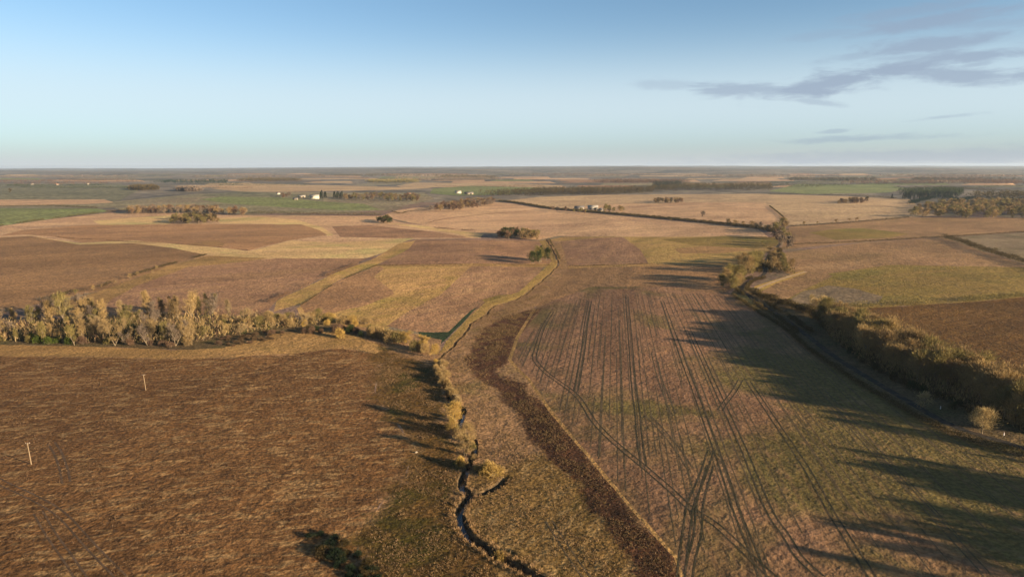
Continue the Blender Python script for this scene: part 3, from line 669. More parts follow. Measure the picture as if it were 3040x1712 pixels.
def tree_shape(seed, H, spread, n, tw, tl, up=0.9, stems=1, low=0.22, clumps=14, fill=0.5, fan=False):
    """bare deciduous tree: trunk and limbs, and a crown of twigs carried in clumps by the limbs"""
    rg = np.random.default_rng(seed)
    segs = []; C = []
    for s in range(stems):
        b0 = np.array([rg.normal() * 0.25 * (stems > 1), rg.normal() * 0.25 * (stems > 1), -0.4])
        lean = np.array([rg.normal() * 0.07, rg.normal() * 0.07]) + (rg.normal(size=2) * 0.22 if stems > 1 else 0)
        pts = [b0]; k = 5
        for j in range(1, k + 1):
            h = H * 0.86 * j / k
            pts.append(np.array([b0[0] + lean[0] * h + rg.normal() * 0.03 * H * j / k, b0[1] + lean[1] * h + rg.normal() * 0.03 * H * j / k, h]))
        r0 = 0.017 * H / math.sqrt(stems) + 0.05
        for j in range(k): segs.append((pts[j], pts[j + 1], r0 * (1 - j / k * 0.85), r0 * (1 - (j + 1) / k * 0.85)))
        for q in range(clumps // stems):
            f = low + (1 - low) * (q + rg.uniform(0, 0.8)) / (clumps // stems)
            f = min(f, 0.99)
            i = min(int(f * k), k - 1); p = pts[i] + (pts[i + 1] - pts[i]) * (f * k - i)
            ang = q * 2.4 + rg.uniform(-.5, .5)
            prof = math.sin(math.pi * min(1, (f - low * 0.6) / (1.08 - low * 0.6)) ** 0.75)
            ln = spread * (0.35 + 0.75 * prof) * rg.uniform(0.7, 1.1)
            e = p + np.array([math.cos(ang) * ln, math.sin(ang) * ln, ln * up * rg.uniform(0.6, 1.1)])
            mid = p + (e - p) * 0.5 + np.array([0, 0, -0.06 * ln])
            r1 = r0 * (1 - f * 0.85) * 0.6 + 0.02
            segs += [(p, mid, r1, r1 * 0.65), (mid, e, r1 * 0.65, r1 * 0.25)]
            C.append((mid, e, ln))
        C.append((pts[-2], pts[-1], spread * 0.7))
    TV, TF = tubes(segs)
    per = n // len(C)
    P, D = [], []
    for a, e, ln in C:
        t = rg.uniform(0.0, 1.0, per)[:, None]
        base = a + (e - a) * t
        sc = (0.17 + 0.3 * t) * ln * fill * 1.6
        off = rg.normal(size=(per, 3)) * sc * np.array([1, 1, 0.75])
        p = base + off
        P.append(p)
        out = (e - a) / (np.linalg.norm(e - a) + 1e-9)
        D.append(out * 0.55 + off / (np.linalg.norm(off, axis=1)[:, None] + 1e-9) * 0.6 + np.array([0, 0, up]) * 0.7 + rg.normal(size=(per, 3)) * 0.35)
    P = np.vstack(P); D = np.vstack(D)
    P[:, 2] = np.maximum(P[:, 2], 0.15)
    m_ = len(P)
    CV, CF = blades(P, D, rg.uniform(0.6, 1.3, m_) * tl, rg.uniform(0.6, 1.3, m_) * tw, rg)
    return (TV, TF), (CV, CF)

def bush_shape(seed, H, Rr, n, tw, tl, lobes=6, up=0.6):
    rg = np.random.default_rng(seed)
    P, D = [], []
    segs = []
    for k in range(lobes):
        a = k * 2.4 + rg.uniform(-.4, .4); rr = Rr * (0.0 if k == 0 else rg.uniform(0.35, 0.72))
        c = np.array([math.cos(a) * rr, math.sin(a) * rr, H * rg.uniform(0.38, 0.6) * (1.1 if k == 0 else 0.9)])
        s = np.array([Rr * 0.5, Rr * 0.5, H * 0.42]) * rg.uniform(0.75, 1.1)
        q = rg.normal(size=(n // lobes, 3)); q /= np.linalg.norm(q, axis=1)[:, None]
        q = q * (rg.uniform(0.15, 1, (n // lobes, 1)) ** 0.45)
        p = c + q * s
        P.append(p); D.append(q * 0.9 + np.array([0, 0, up]) + rg.normal(size=p.shape) * 0.4)
        segs.append(((c[0] * 0.2, c[1] * 0.2, -0.3), tuple(c), 0.09 + H * 0.008, 0.04))
    P = np.vstack(P); D = np.vstack(D); P[:, 2] = np.maximum(P[:, 2], 0.05)
    TV, TF = tubes(segs)
    CV, CF = blades(P, D, rg.uniform(0.6, 1.3, len(P)) * tl, rg.uniform(0.6, 1.3, len(P)) * tw, rg)
    return (TV, TF), (CV, CF)

def cone_shape(seed, H, Rr, n, tw, tl):
    rg = np.random.default_rng(seed)
    f = rg.uniform(0.06, 1, n) ** 0.9
    a = rg.uniform(0, 6.283, n)
    tier = 0.75 + 0.25 * np.cos(f * 40)
    r_ = Rr * (1 - f) ** 0.8 * tier * rg.uniform(0.3, 1, n) ** 0.5
    P = np.stack([np.cos(a) * r_, np.sin(a) * r_, H * f], 1)
    D = np.stack([np.cos(a), np.sin(a), np.full(n, -0.05)], 1) + rg.normal(size=(n, 3)) * 0.3
    CV, CF = blades(P, D, rg.uniform(.6, 1.2, n) * tl, rg.uniform(.6, 1.2, n) * tw, rg)
    return tubes([((0, 0, -0.3), (0, 0, H * 0.9), 0.02 * H, 0.03)]), (CV, CF)

class Kind:
    """a plant kind: a few shapes, copied as things with a trunk and a crown"""
    def __init__(self, name, cat, shapes, parts=('trunk', 'crown')):
        self.name, self.cat, self.parts = name, cat, parts
        self.raw = shapes
        self.var = [(make_mesh(parts[0], *t, 4, BARK, True), {}, c) for t, c in shapes]
    def crown(self, i, mat):
        d = self.var[i][1]
        if mat not in d:
            d[mat] = make_mesh(self.parts[1], *self.var[i][2], 4, TW[mat])
        return d[mat]
    def put(self, x, y, sc, mat, label, group=None, zs=1.0, name=None, i=None):
        if i is None: i = random.randrange(len(self.var))
        z = float(ground_z(np.array([[x, y]]))[0])
        o = empty(name or self.name, (x, y, z - 0.05), random.uniform(0, 6.283), (sc, sc, sc * zs))
        tag(o, label, self.cat, group)
        link(self.parts[0], self.var[i][0], o); link(self.parts[1], self.crown(i, mat), o)
        return o
NEAR = Kind('bare_tree', 'tree', [tree_shape(10 + s, 16, sp, 3400, 0.165, 1.35, up, st, lo, 16, fi) for s, (sp, up, st, lo, fi) in enumerate([(4.1, 1.1, 1, .16, .6), (4.7, .85, 1, .18, .55), (3.5, 1.4, 2, .10, .6), (4.2, 1.0, 3, .08, .55), (5.0, .8, 1, .18, .6)])])
TALL = Kind('bare_tree', 'tree', [tree_shape(40 + s, 20, sp, 2300, 0.135, 1.7, 2.1, st, .10, 18, .6) for s, (sp, st) in enumerate([(2.2, 1), (2.6, 2), (2.4, 3), (3.0, 2), (2.0, 1)])])
BUSH = Kind('bush', 'bush', [bush_shape(60 + s, 4.2, r_, 1500, 0.12, 0.8, lb) for s, (r_, lb) in enumerate([(2.3, 5), (2.8, 7), (2.0, 4)])], ('stems', 'foliage'))
SMALL = Kind('bare_tree', 'tree', [tree_shape(80 + s, 9, sp, 700, 0.24, 1.0, up, st, .15, 10, .6) for s, (sp, up, st) in enumerate([(2.8, .8, 1), (3.2, .7, 2), (2.4, 1.1, 1)])])
FARK = Kind('bare_tree', 'tree', [tree_shape(90 + s, 12, sp, 560, 0.55, 1.7, up, st, .12, 9, .6) for s, (sp, up, st) in enumerate([(3.6, .8, 1), (4.2, .7, 2), (3.2, 1.1, 1)])])
CONI = Kind('conifer_tree', 'tree', [cone_shape(100 + s, 14, r_, 700, 0.5, 1.6) for s, r_ in enumerate([3.2, 3.8])])

PALE_TREE = G2([(2916, 1286)])[0]
def in_light_gap(p):
    """the gap in the right belt through which the sun reaches the round pale tree"""
    d = np.atleast_2d(p) - PALE_TREE; u = np.array([TO_SUN.x, TO_SUN.y]) / math.hypot(TO_SUN.x, TO_SUN.y)
    al = d @ u; la = np.abs(d @ np.array([-u[1], u[0]]))
    return (al > 2) & (al < 95) & (la < 7.5)
def scatter(px_poly, n, mind, tries=40):
    """n world points inside a photo outline on the ground, at least mind metres apart"""
    poly = G2(px_poly); lo, hi = poly.min(0), poly.max(0)
    out = []
    for _ in range(n * tries):
        p = rng.uniform(lo, hi)
        if not inside(p[None], poly)[0] or in_light_gap(p)[0]: continue
        if any((p[0] - q[0]) ** 2 + (p[1] - q[1]) ** 2 < mind * mind for q in out): continue
        out.append(p)
        if len(out) >= n: break
    return out
def plant(kind, px_poly, n, mind, sc, mats, label, group, zs=(0.9, 1.1), name=None):
    for p in scatter(px_poly, n, mind):
        kind.put(p[0], p[1], random.uniform(*sc), random.choice(mats), label, group, random.uniform(*zs), name)
def plant_line(kind, px_line, step, jit, sc, mats, label, group, zs=(0.9, 1.1), name=None):
    L = smooth_line(G2(px_line), step)
    for p in L:
        p = p + rng.normal(size=2) * jit
        kind.put(p[0], p[1], random.uniform(*sc), random.choice(mats), label, group, random.uniform(*zs), name)
def one(kind, px, sc, mat, label, zs=1.0, name=None, i=None, group=None):
    p = G2([px])[0]
    return kind.put(p[0], p[1], sc, mat, label, group, zs, name, i)

def copse(px_poly, n, mind, sc, mats, label, kind=None, name='copse', cat='copse'):
    """a wood too far off to tell its trees apart: one mass, each tree with its own place and size"""
    kind = kind or FARK
    pts = scatter(px_poly, n, mind); c = np.append(np.mean(pts, 0), 0.0)
    ME, MI, V, Fq, M, nv = [], {}, [], [], [], 0
    for p in pts:
        i = random.randrange(len(kind.var)); mt = random.choice(mats)
        (tv, tf), (cv_, cf) = kind.raw[i]
        s = random.uniform(*sc); a = random.uniform(0, 6.28); z = float(ground_z(p[None])[0])
        ca, sa = math.cos(a), math.sin(a); Rm = np.array([[ca, sa, 0], [-sa, ca, 0], [0, 0, 1]]) * s
        for vv, ff, mname in ((tv, tf, None), (cv_, cf, mt)):
            V.append(vv @ Rm + np.array([p[0] - c[0], p[1] - c[1], z])); Fq.append(ff + nv); nv += len(vv)
            M.append(np.full(len(ff) // 4, MI.setdefault(mname, len(MI)), np.int32))
    me = make_mesh(name, np.vstack(V), np.concatenate(Fq), 4)
    for mname in MI: me.materials.append(BARK if mname is None else TW[mname])
    me.polygons.foreach_set('material_index', np.concatenate(M))
    o = link(name, me); o.location = c
    return tag(o, label, cat, None, 'stuff')

# left tree belt
plant(TALL, [(-260, 985), (0, 965), (250, 952), (540, 945), (700, 945), (700, 960), (540, 968), (250, 978), (0, 990), (-260, 1003)], 46, 4.2, (0.55, 0.98), ['golden', 'straw', 'brown', 'grey', 'olive', 'golden'], 'tall bare tree with ochre twigs in the back rows of the left tree belt', 'tall trees at the back of the left belt', zs=(0.95, 1.2))
plant(TALL, [(-260, 1000), (0, 995), (300, 1000), (560, 1005), (640, 1000), (640, 1020), (560, 1030), (300, 1027), (0, 1019), (-260, 1014)], 48, 4.0, (0.38, 0.76), ['golden', 'brown', 'grey', 'olive', 'straw', 'brown'], 'bare brown tree along the front edge of the left tree belt', 'trees along the front of the left belt')
plant(NEAR, [(640, 965), (820, 945), (960, 952), (960, 966), (840, 975), (660, 1005)], 26, 3.8, (0.34, 0.6), ['golden', 'olive', 'straw', 'golden'], 'smaller bare tree where the left tree belt thins towards the stream', 'small trees at the thin end of the left belt')
plant(BUSH, [(-200, 1010), (0, 1015), (330, 1024), (560, 1032), (560, 1020), (0, 1003), (-200, 1000)], 26, 3.5, (0.7, 1.1), ['olive', 'brown', 'rust', 'olive'], 'low brown bush under the front trees of the left tree belt', 'bushes under the left belt', name='bush')
plant(BUSH, [(95, 1010), (230, 1012), (230, 1022), (95, 1021)], 7, 2.6, (0.95, 1.35), ['green'], 'bright green bush at the foot of the left tree belt', 'green bushes under the left belt')
plant(BUSH, [(330, 1003), (380, 1003), (380, 1018), (330, 1018)], 3, 3, (1.1, 1.3), ['evergreen'], 'dark green ivy clad bush inside the left tree belt', 'dark bushes inside the left belt')
for px in [(395, 990), (530, 985), (470, 1000), (790, 975), (720, 990)]:
    one(BUSH, px, random.uniform(1.3, 1.7), 'evergreen', 'dark ivy clump between the pale trunks of the left tree belt', group='ivy clumps in the left belt')
plant(BUSH, [(660, 1005), (800, 985), (850, 990), (800, 1010), (680, 1030), (640, 1030)], 26, 3.0, (0.45, 0.8), ['bramble', 'rust', 'bramble'], 'low reddish brown bramble mound in front of the thin end of the left tree belt', 'bramble mounds', zs=(0.6, 0.8), name='bramble')
# scrub line from the belt down to the stream
one(BUSH, (1010, 1003), 1.45, 'yellow', 'round golden yellow bush standing clear at the end of the left tree belt', 1.1)
plant(BUSH, [(840, 960), (1000, 950), (1110, 965), (1120, 980), (1000, 968), (850, 972)], 16, 3.5, (0.9, 1.4), ['golden', 'yellow', 'olive'], 'golden bush in the scrub strip between the belt and the stream', 'golden bushes between belt and stream')
plant(BUSH, [(900, 975), (1000, 975), (1080, 990), (1080, 1000), (980, 990), (900, 990)], 12, 3.5, (0.8, 1.2), ['rust', 'evergreen', 'hedge'], 'dark purple brown bush in the shaded scrub beside the round yellow bush', 'dark scrub bushes beside the yellow bush')
plant(BUSH, [(1090, 985), (1180, 1005), (1250, 1030), (1270, 1050), (1190, 1030), (1090, 1003)], 14, 3.0, (1.1, 1.6), ['golden', 'olive', 'golden'], 'olive gold bush in the strip leading down to the stream', 'bushes leading down to the stream')
one(NEAR, (1208, 1020), 0.52, 'yellow', 'broad golden willow at the left of the three willows above the stream fork', 0.95, 'willow_tree', 3)
one(NEAR, (1255, 1040), 0.55, 'yellow', 'tallest golden willow in the middle of the clump above the stream fork', 1.0, 'willow_tree', 3)
one(NEAR, (1288, 1062), 0.48, 'yellow', 'golden willow leaning over the water at the stream fork', 1.0, 'willow_tree', 1)
plant_line(BUSH, [(1296, 1075), (1300, 1110), (1318, 1140)], 4, 0.5, (0.6, 0.9), ['yellow', 'golden'], 'small yellow bush on the left bank just below the willow clump', 'bushes just below the willows')
one(NEAR, (1352, 1262), 0.62, 'yellow', 'tall golden willow beside the dark pool in the near stream', 1.0, 'willow_tree', 0)
one(NEAR, (1340, 1285), 0.36, 'yellow', 'short bright golden willow at the left foot of the tall streamside willow', 1.0, 'willow_tree', 1)
one(NEAR, (1392, 1312), 0.5, 'golden', 'rounded olive gold willow in the loop of the near stream', 0.95, 'willow_tree', 4)
one(NEAR, (1380, 1352), 0.5, 'golden', 'olive gold willow lowest in the loop of the near stream', 1.0, 'willow_tree', 3)
one(BUSH, (1362, 1385), 0.8, 'olive', 'green brown bush at the water below the lowest willow')
one(BUSH, (1462, 1412), 1.15, 'yellow', 'orange gold bush above the short dark backwater')
one(BUSH, (1432, 1405), 0.75, 'golden', 'dull gold bush left of the orange gold one above the backwater', 0.8)
one(BUSH, (1484, 1648), 0.66, 'yellow', 'small round yellow bush beside the stream near the bottom of the picture', 1.0)
one(BUSH, (1548, 1648), 0.6, 'reed', 'low pale tussocky bush right of the small round yellow bush', 0.55)
plant(BUSH, [(905, 1580), (985, 1590), (1080, 1650), (1180, 1735), (1080, 1740), (960, 1670)], 22, 2.2, (0.55, 0.9), ['conifer', 'hedge', 'conifer'], 'low dark bush standing in for the shadow at the lower left', 'bushes standing in for a shadow', zs=(0.5, 0.7), name='shadow_bush')  # dark bushes added in place of a cast shadow on the slope

# right tree belt beside the lane
plant(NEAR, [(2425, 948), (2470, 945), (2600, 1005), (2600, 1045), (2480, 1000)], 24, 3.6, (0.7, 0.95), ['golden', 'olive', 'brown'], 'small golden brown tree at the far thin end of the right tree belt', 'trees at the thin end of the right belt')
plant(NEAR, [(2560, 1010), (2760, 1095), (2900, 1150), (2890, 1185), (2740, 1150), (2560, 1065)], 48, 4.6, (0.88, 1.2), ['golden', 'olive', 'golden', 'brown'], 'bare olive gold tree in the dense middle of the right tree belt', 'trees in the middle of the right belt')
plant(NEAR, [(2900, 1165), (3040, 1215), (3260, 1290), (3260, 1380), (3040, 1280), (2900, 1215)], 26, 4.8, (0.85, 1.15), ['golden', 'olive', 'brown', 'golden'], 'brown bare tree in the right tree belt where it meets the edge of the photograph', 'trees of the right belt by the edge')
plant(BUSH, [(2480, 1015), (2600, 1075), (2760, 1165), (2900, 1225), (2880, 1240), (2740, 1185), (2580, 1098)], 22, 4, (0.6, 1.0), ['evergreen', 'hedge', 'hedge'], 'dark shaded bush in the undergrowth along the right tree belt', 'undergrowth along the right belt')
one(NEAR, (2916, 1286), 0.66, 'pale', 'round pale sunlit tree standing alone beside the lane at the right', 1.0, i=4)
one(SMALL, (2748, 1212), 0.8, 'pale', 'small pale twiggy tree by the lane left of the round sunlit tree')
one(SMALL, (3003, 1262), 1.0, 'pale', 'pale slender tree in front of the belt right of the round sunlit tree')
plant(SMALL, [(2410, 905), (2460, 915), (2450, 945), (2410, 930)], 5, 4, (0.8, 1.1), ['golden', 'pale'], 'small pale tree at the corner of the olive field and the belt', 'small trees at the olive field corner')
# the bend of the lane
plant(NEAR, [(2195, 800), (2210, 785), (2250, 778), (2262, 790), (2240, 812), (2205, 825)], 14, 3.5, (0.72, 1.0), ['olive', 'golden', 'olive'], 'tall olive tree in the clump inside the lane bend', 'trees in the lane bend clump')
plant(NEAR, [(2150, 840), (2190, 828), (2205, 838), (2190, 858), (2172, 868), (2150, 858)], 13, 3.5, (0.6, 0.92), ['olive', 'golden', 'olive'], 'olive gold tree at the left of the lane bend', 'trees left of the lane bend')
plant(NEAR, [(2282, 770), (2300, 750), (2345, 795), (2360, 815), (2330, 812), (2290, 800)], 13, 3.5, (0.5, 0.78), ['olive', 'brown', 'golden'], 'bare tree right of the lane bend by the end of the dirt track', 'trees right of the lane bend')
plant(BUSH, [(2290, 740), (2310, 735), (2345, 800), (2320, 800)], 9, 4, (1.2, 1.7), ['evergreen', 'hedge'], 'dark evergreen bush among the trees of the lane bend', 'dark bushes of the lane bend')
plant(FARK, [(2296, 690), (2318, 680), (2350, 735), (2330, 748), (2306, 730)], 16, 5, (0.9, 1.25), ['brown', 'rust', 'grey', 'olive'], 'bare brown tree in the clump where the thin hedges meet the lane', 'trees where the hedges meet the lane')
plant(FARK, [(2300, 688), (2320, 660), (2330, 668), (2330, 690)], 6, 4, (0.9, 1.15), ['brown', 'olive'], 'bare tree at the top of the clump where the lane turns west', 'trees at the lane corner')
plant_line(FARK, [(2160, 668), (2230, 674), (2296, 690)], 13, 2.5, (0.55, 0.85), ['grey', 'brown'], 'small bare tree in the lane hedge just before the corner', 'trees in the lane hedge near the corner', name='hedgerow_tree')
plant_line(FARK, [(1850, 641), (2000, 655), (2150, 668)], 42, 5, (0.3, 0.5), ['grey', 'brown', 'hedge'], 'little bare hedgerow tree along the far lane', 'hedgerow trees along the far lane', name='hedgerow_tree')
one(FARK, (2086, 646), 0.95, 'grey', 'lone bare tree standing up from the far lane hedge', 1.1)
plant_line(FARK, [(2345, 672), (2440, 664), (2560, 655)], 30, 4, (0.35, 0.6), ['tan' if False else 'brown', 'golden'], 'small bush like tree on the thin hedge below the wood shadow', 'trees on the thin hedge', name='hedgerow_tree')
# copses in the middle distance
copse([(505, 663), (575, 666), (650, 661), (645, 648), (570, 644), (515, 649)], 57, 3.2, (0.75, 1.0), ['olive', 'brown', 'olive', 'hedge'], 'dark olive oval copse standing in the pale field', FARK)
copse([(380, 636), (560, 634), (730, 642), (730, 633), (560, 624), (380, 627)], 88, 4.3, (0.95, 1.35), ['rust', 'grey', 'brown'], 'long row of thin bare reddish trees behind the oval copse', FARK)
copse([(1110, 657), (1150, 655), (1172, 660), (1165, 665), (1125, 662)], 15, 3.6, (0.7, 0.95), ['evergreen', 'hedge'], 'tiny dark copse at the head of the pale grass track', FARK)
copse([(1275, 628), (1350, 627), (1465, 611), (1460, 600), (1380, 603), (1300, 616)], 74, 5.0, (0.95, 1.3), ['rust', 'brown', 'rust', 'grey'], 'reddish bare copse slanting up to the far lane', FARK)
copse([(1480, 706), (1520, 712), (1540, 705), (1535, 694), (1490, 696)], 22, 3.6, (0.75, 0.95), ['hedge', 'rust', 'evergreen'], 'dark left half of the copse above the upper stream', FARK)
copse([(1540, 712), (1600, 714), (1600, 700), (1545, 696)], 23, 4.0, (0.7, 0.95), ['olive', 'brown'], 'thin olive right half of the copse above the upper stream', FARK)
plant(NEAR, [(1565, 783), (1600, 788), (1636, 782), (1630, 768), (1580, 768)], 9, 4.5, (0.72, 1.0), ['olive', 'evergreen', 'olive'], 'rounded ivy covered tree in the clump beside the upper stream', 'trees of the ivy clump by the upper stream')
copse([(1935, 604), (2035, 604), (2030, 596), (1945, 596)], 30, 5.8, (0.75, 1.0), ['rust', 'brown', 'hedge'], 'left of the two dark oval copses on the broad tan field', FARK)
copse([(2485, 606), (2585, 605), (2575, 597), (2500, 597)], 30, 5.8, (0.8, 1.1), ['rust', 'brown', 'hedge'], 'right of the two dark oval copses on the broad tan field', FARK)
copse([(2705, 648), (2860, 650), (3040, 650), (3200, 652), (3200, 604), (2900, 606), (2760, 612), (2705, 630)], 255, 6.1, (1.1, 1.45), ['olive', 'brown', 'olive', 'golden'], 'large olive brown wood at the right that casts the long shadow', FARK)
copse([(2640, 592), (2740, 596), (2845, 592), (2830, 578), (2740, 574)], 57, 7.9, (0.9, 1.3), ['conifer'], 'dark spruce block behind the right oval copse', CONI)
# far farm trees
plant(CONI, [(948, 590), (1022, 591), (1022, 583), (952, 582)], 13, 9, (1.0, 1.35), ['conifer', 'evergreen'], 'dark conifer in the block right of the white farmhouse', 'conifers beside the white farmhouse')
plant(FARK, [(832, 588), (866, 589), (866, 581), (832, 581)], 8, 10, (0.9, 1.2), ['grey', 'rust'], 'bare grey tree left of the white farmhouse', 'trees left of the white farmhouse')
copse([(1024, 594), (1240, 600), (1250, 588), (1120, 582), (1024, 586)], 78, 10.1, (0.9, 1.3), ['grey', 'brown', 'rust', 'olive'], 'loose greyish wood right of the farmhouse conifers', FARK)
plant_line(FARK, [(1640, 626), (1700, 630), (1740, 634)], 16, 4, (0.7, 0.95), ['rust', 'olive', 'grey'], 'small tree beside the lane left of the pale barns', 'trees left of the pale barns', name='hedgerow_tree')
plant(FARK, [(1790, 628), (1850, 634), (1850, 624), (1800, 618)], 10, 7, (0.8, 1.05), ['olive', 'golden'], 'rounded olive tree right of the pale barns', 'trees right of the pale barns')
one(FARK, (30, 572), 1.3, 'hedge', 'lone dark tree in the olive field far off at the left')
# hedgerow shrubs on the slanting hedges at the left
for L_, lab, grp in (([(150, 890), (230, 873), (300, 853), (390, 828), (470, 800)], 'small scrubby tree on the left slanting hedge', 'scrub trees on the left slanting hedge'),):
    plant_line(SMALL, L_, 17, 3, (0.25, 0.55), ['golden', 'olive', 'brown'], lab, grp, name='hedgerow_tree')

# ------------------------------------------------------------------ hedges, each one thing
def hedge(px_line, h, wd, mat, label, per=14.0, tw=0.3, tl=0.9, gaps=0.0, world=None, name='hedge', cat='hedge', group=None):
    L = smooth_line(G2(px_line) if world is None else world, 2.0)
    rg = np.random.default_rng(len(label) + int(h * 10))
    seg = np.hypot(*np.diff(L, axis=0).T); tot = seg.sum()
    n = int(tot * per)
    i = rg.choice(len(seg), n, p=seg / tot); t = rg.uniform(0, 1, n)[:, None]
    base = L[i] + (L[i + 1] - L[i]) * t
    s = i / len(seg)
    if gaps:
        keep = (np.sin(s * tot / 23 + 1) + 0.8 * np.sin(s * tot / 9.7) + 0.3 * rg.normal(size=n)) > gaps - 0.9
        base, i, s = base[keep], i[keep], s[keep]; n = len(base)
    lump = 0.75 + 0.25 * np.sin(s * tot / 5.1 + 2) * np.sin(s * tot / 13.7) + 0.12 * np.sin(s * tot / 2.3)
    q = rg.normal(size=(n, 3)) * 0.5
    z = rg.uniform(0, 1, n) ** 0.8 * h * lump
    P = np.column_stack([base + q[:, :2] * wd * 0.55, ground_z(base) + z])
    D = np.column_stack([q[:, :2] * 0.8, np.full(n, 0.7)]) + rg.normal(size=(n, 3)) * 0.4
    V, Fq = blades(P, D, rg.uniform(.6, 1.2, n) * tl, rg.uniform(.6, 1.2, n) * tw, rg)
    o = bpy.data.objects.new(name, None)
    ctr_ = np.append(base.mean(0), 0); ctr_[2] = ground_z(base.mean(0))[0]
    me = make_mesh(name, V - ctr_, Fq, 4, TW[mat])
    ob = link(name, me); ob.location = ctr_
    bpy.data.objects.remove(o)
    return tag(ob, label, cat, group)
hedge([(120, 893), (200, 873), (300, 851), (420, 811), (520, 782), (612, 757)], 2.8, 2.6, 'hedge', 'gappy brown hedge slanting across the left fields', 26, 0.26, 0.9, 0.6)
hedge([(800, 898), (840, 880), (900, 852), (985, 814), (1040, 793), (1110, 766)], 2.6, 2.6, 'rust', 'broken dark hedge slanting up to the golden stubble field', 30, 0.26, 0.9, 0.75)
hedge([(735, 634), (900, 637), (1130, 641)], 6.5, 7, 'hedge', 'long thick olive hedge below the bright green pasture', 9, 0.6, 1.8)
hedge([(-300, 705), (0, 671), (150, 650), (330, 628), (380, 623)], 3.5, 3.5, 'hedge', 'dark hedge climbing along the green field at the far left', 8, 0.5, 1.4, 0.3)
hedge([(-300, 616), (0, 614), (130, 612), (290, 618)], 4, 4, 'hedge', 'thin dark hedge under the narrow pinkish field', 6, 0.6, 1.8)
far_lane = lane_w[lane_w[:, 1] > 1010]
hedge(None, 4.2, 3.2, 'hedge', 'dark hedge along the south side of the far lane', 30, 0.5, 1.4, 0.0, offset_line(far_lane, -4.5)[::3])
hedge(None, 4.8, 3.2, 'hedge', 'dark hedge along the north side of the far lane', 30, 0.5, 1.4, 0.0, offset_line(far_lane, 4.5)[::3])
hedge([(1400, 590), (1440, 593), (1490, 597)], 6, 6, 'brown', 'brown hedge from the slanting copse to the far lane', 10, 0.5, 1.4)
hedge([(2344, 673), (2480, 665), (2700, 646)], 3.0, 3.0, 'hedge', 'thin dark hedge below the wood shadow', 10, 0.4, 1.2)
hedge([(2340, 727), (2560, 718), (2800, 704), (3080, 687)], 2.2, 2.4, 'hedge', 'thin brown hedge crossing the tan fields at the right', 12, 0.3, 1.0)
hedge([(2800, 706), (2860, 722), (2900, 738), (3060, 788), (3300, 860)], 6.5, 5.5, 'hedge', 'tall dark hedge descending to the right edge', 34, 0.4, 1.3)
hedge([(2425, 912), (2570, 911), (2700, 903), (2900, 892), (3080, 878)], 4.2, 4.5, 'olive', 'olive hedge between the grass field and the ploughed field', 30, 0.3, 1.1, 0.25)
hedge([(2176, 878), (2250, 928), (2328, 976), (2383, 1025), (2481, 1095), (2650, 1200), (2832, 1292), (3060, 1362)], 2.8, 2.4, 'hedge', 'low dark hedge between the wheat field and the lane', 80, 0.16, 0.6)
hedge([(2240, 874), (2290, 897), (2363, 918), (2414, 942), (2470, 990)], 6.0, 4.0, 'hedge', 'tall dark hedge along the field side of the lane', 110, 0.3, 1.1)
bend = lane_w[(lane_w[:, 1] < 740) & (lane_w[:, 1] > 395)]
hedge(None, 3.6, 2.6, 'hedge', 'dark hedge on the inner side of the lane bend', 50, 0.28, 0.9, 0.35, offset_line(bend, 4.6)[::2])
hedge(None, 3.2, 2.6, 'hedge', 'dark hedge on the outer side of the lane bend', 50, 0.28, 0.9, 0.35, offset_line(bend, -4.6)[::2])
hedge([(2284, 612), (2312, 634), (2328, 650), (2334, 668)], 2.6, 2.4, 'hedge', 'short brown hedge running up the tan field from the lane corner', 12, 0.4, 1.2)
hedge([(1270, 662), (1330, 650), (1450, 636), (1560, 628)], 1.4, 1.6, 'rust', 'faint low hedge curving across the pinkish field', 6, 0.3, 0.9)
hedge([(1290, 677), (1370, 683), (1420, 686)], 2.5, 3, 'rust', 'short low hedge above the pale grass track', 10, 0.4, 1.2, 0.3)
hedge([(1163, 628), (1190, 634), (1215, 628), (1270, 624)], 2.2, 2.4, 'hedge', 'thin forked hedge left of the slanting copse', 8, 0.4, 1.2)
hedge([(1632, 711), (1640, 728), (1652, 748), (1662, 772)], 1.8, 1.6, 'hedge', 'dark thorn hedge along the top of the stream', 22, 0.22, 0.8, 0.2)
hedge([(2700, 606), (2790, 586), (2850, 596), (2900, 590), (3060, 596), (3200, 600)], 9, 16, 'conifer', 'dark overgrown hedge behind the large wood at the right', 10, 0.8, 2.2)
hedge([(2280, 577), (2420, 579), (2560, 583), (2660, 590)], 5, 5, 'hedge', 'dark hedge along the far side of the broad tan field', 8, 0.6, 1.6)
hedge([(2700, 560), (2800, 558), (2950, 566), (3100, 572)], 8, 14, 'hedge', 'dark wooded hedge far off at the right edge', 7, 1.0, 2.4)

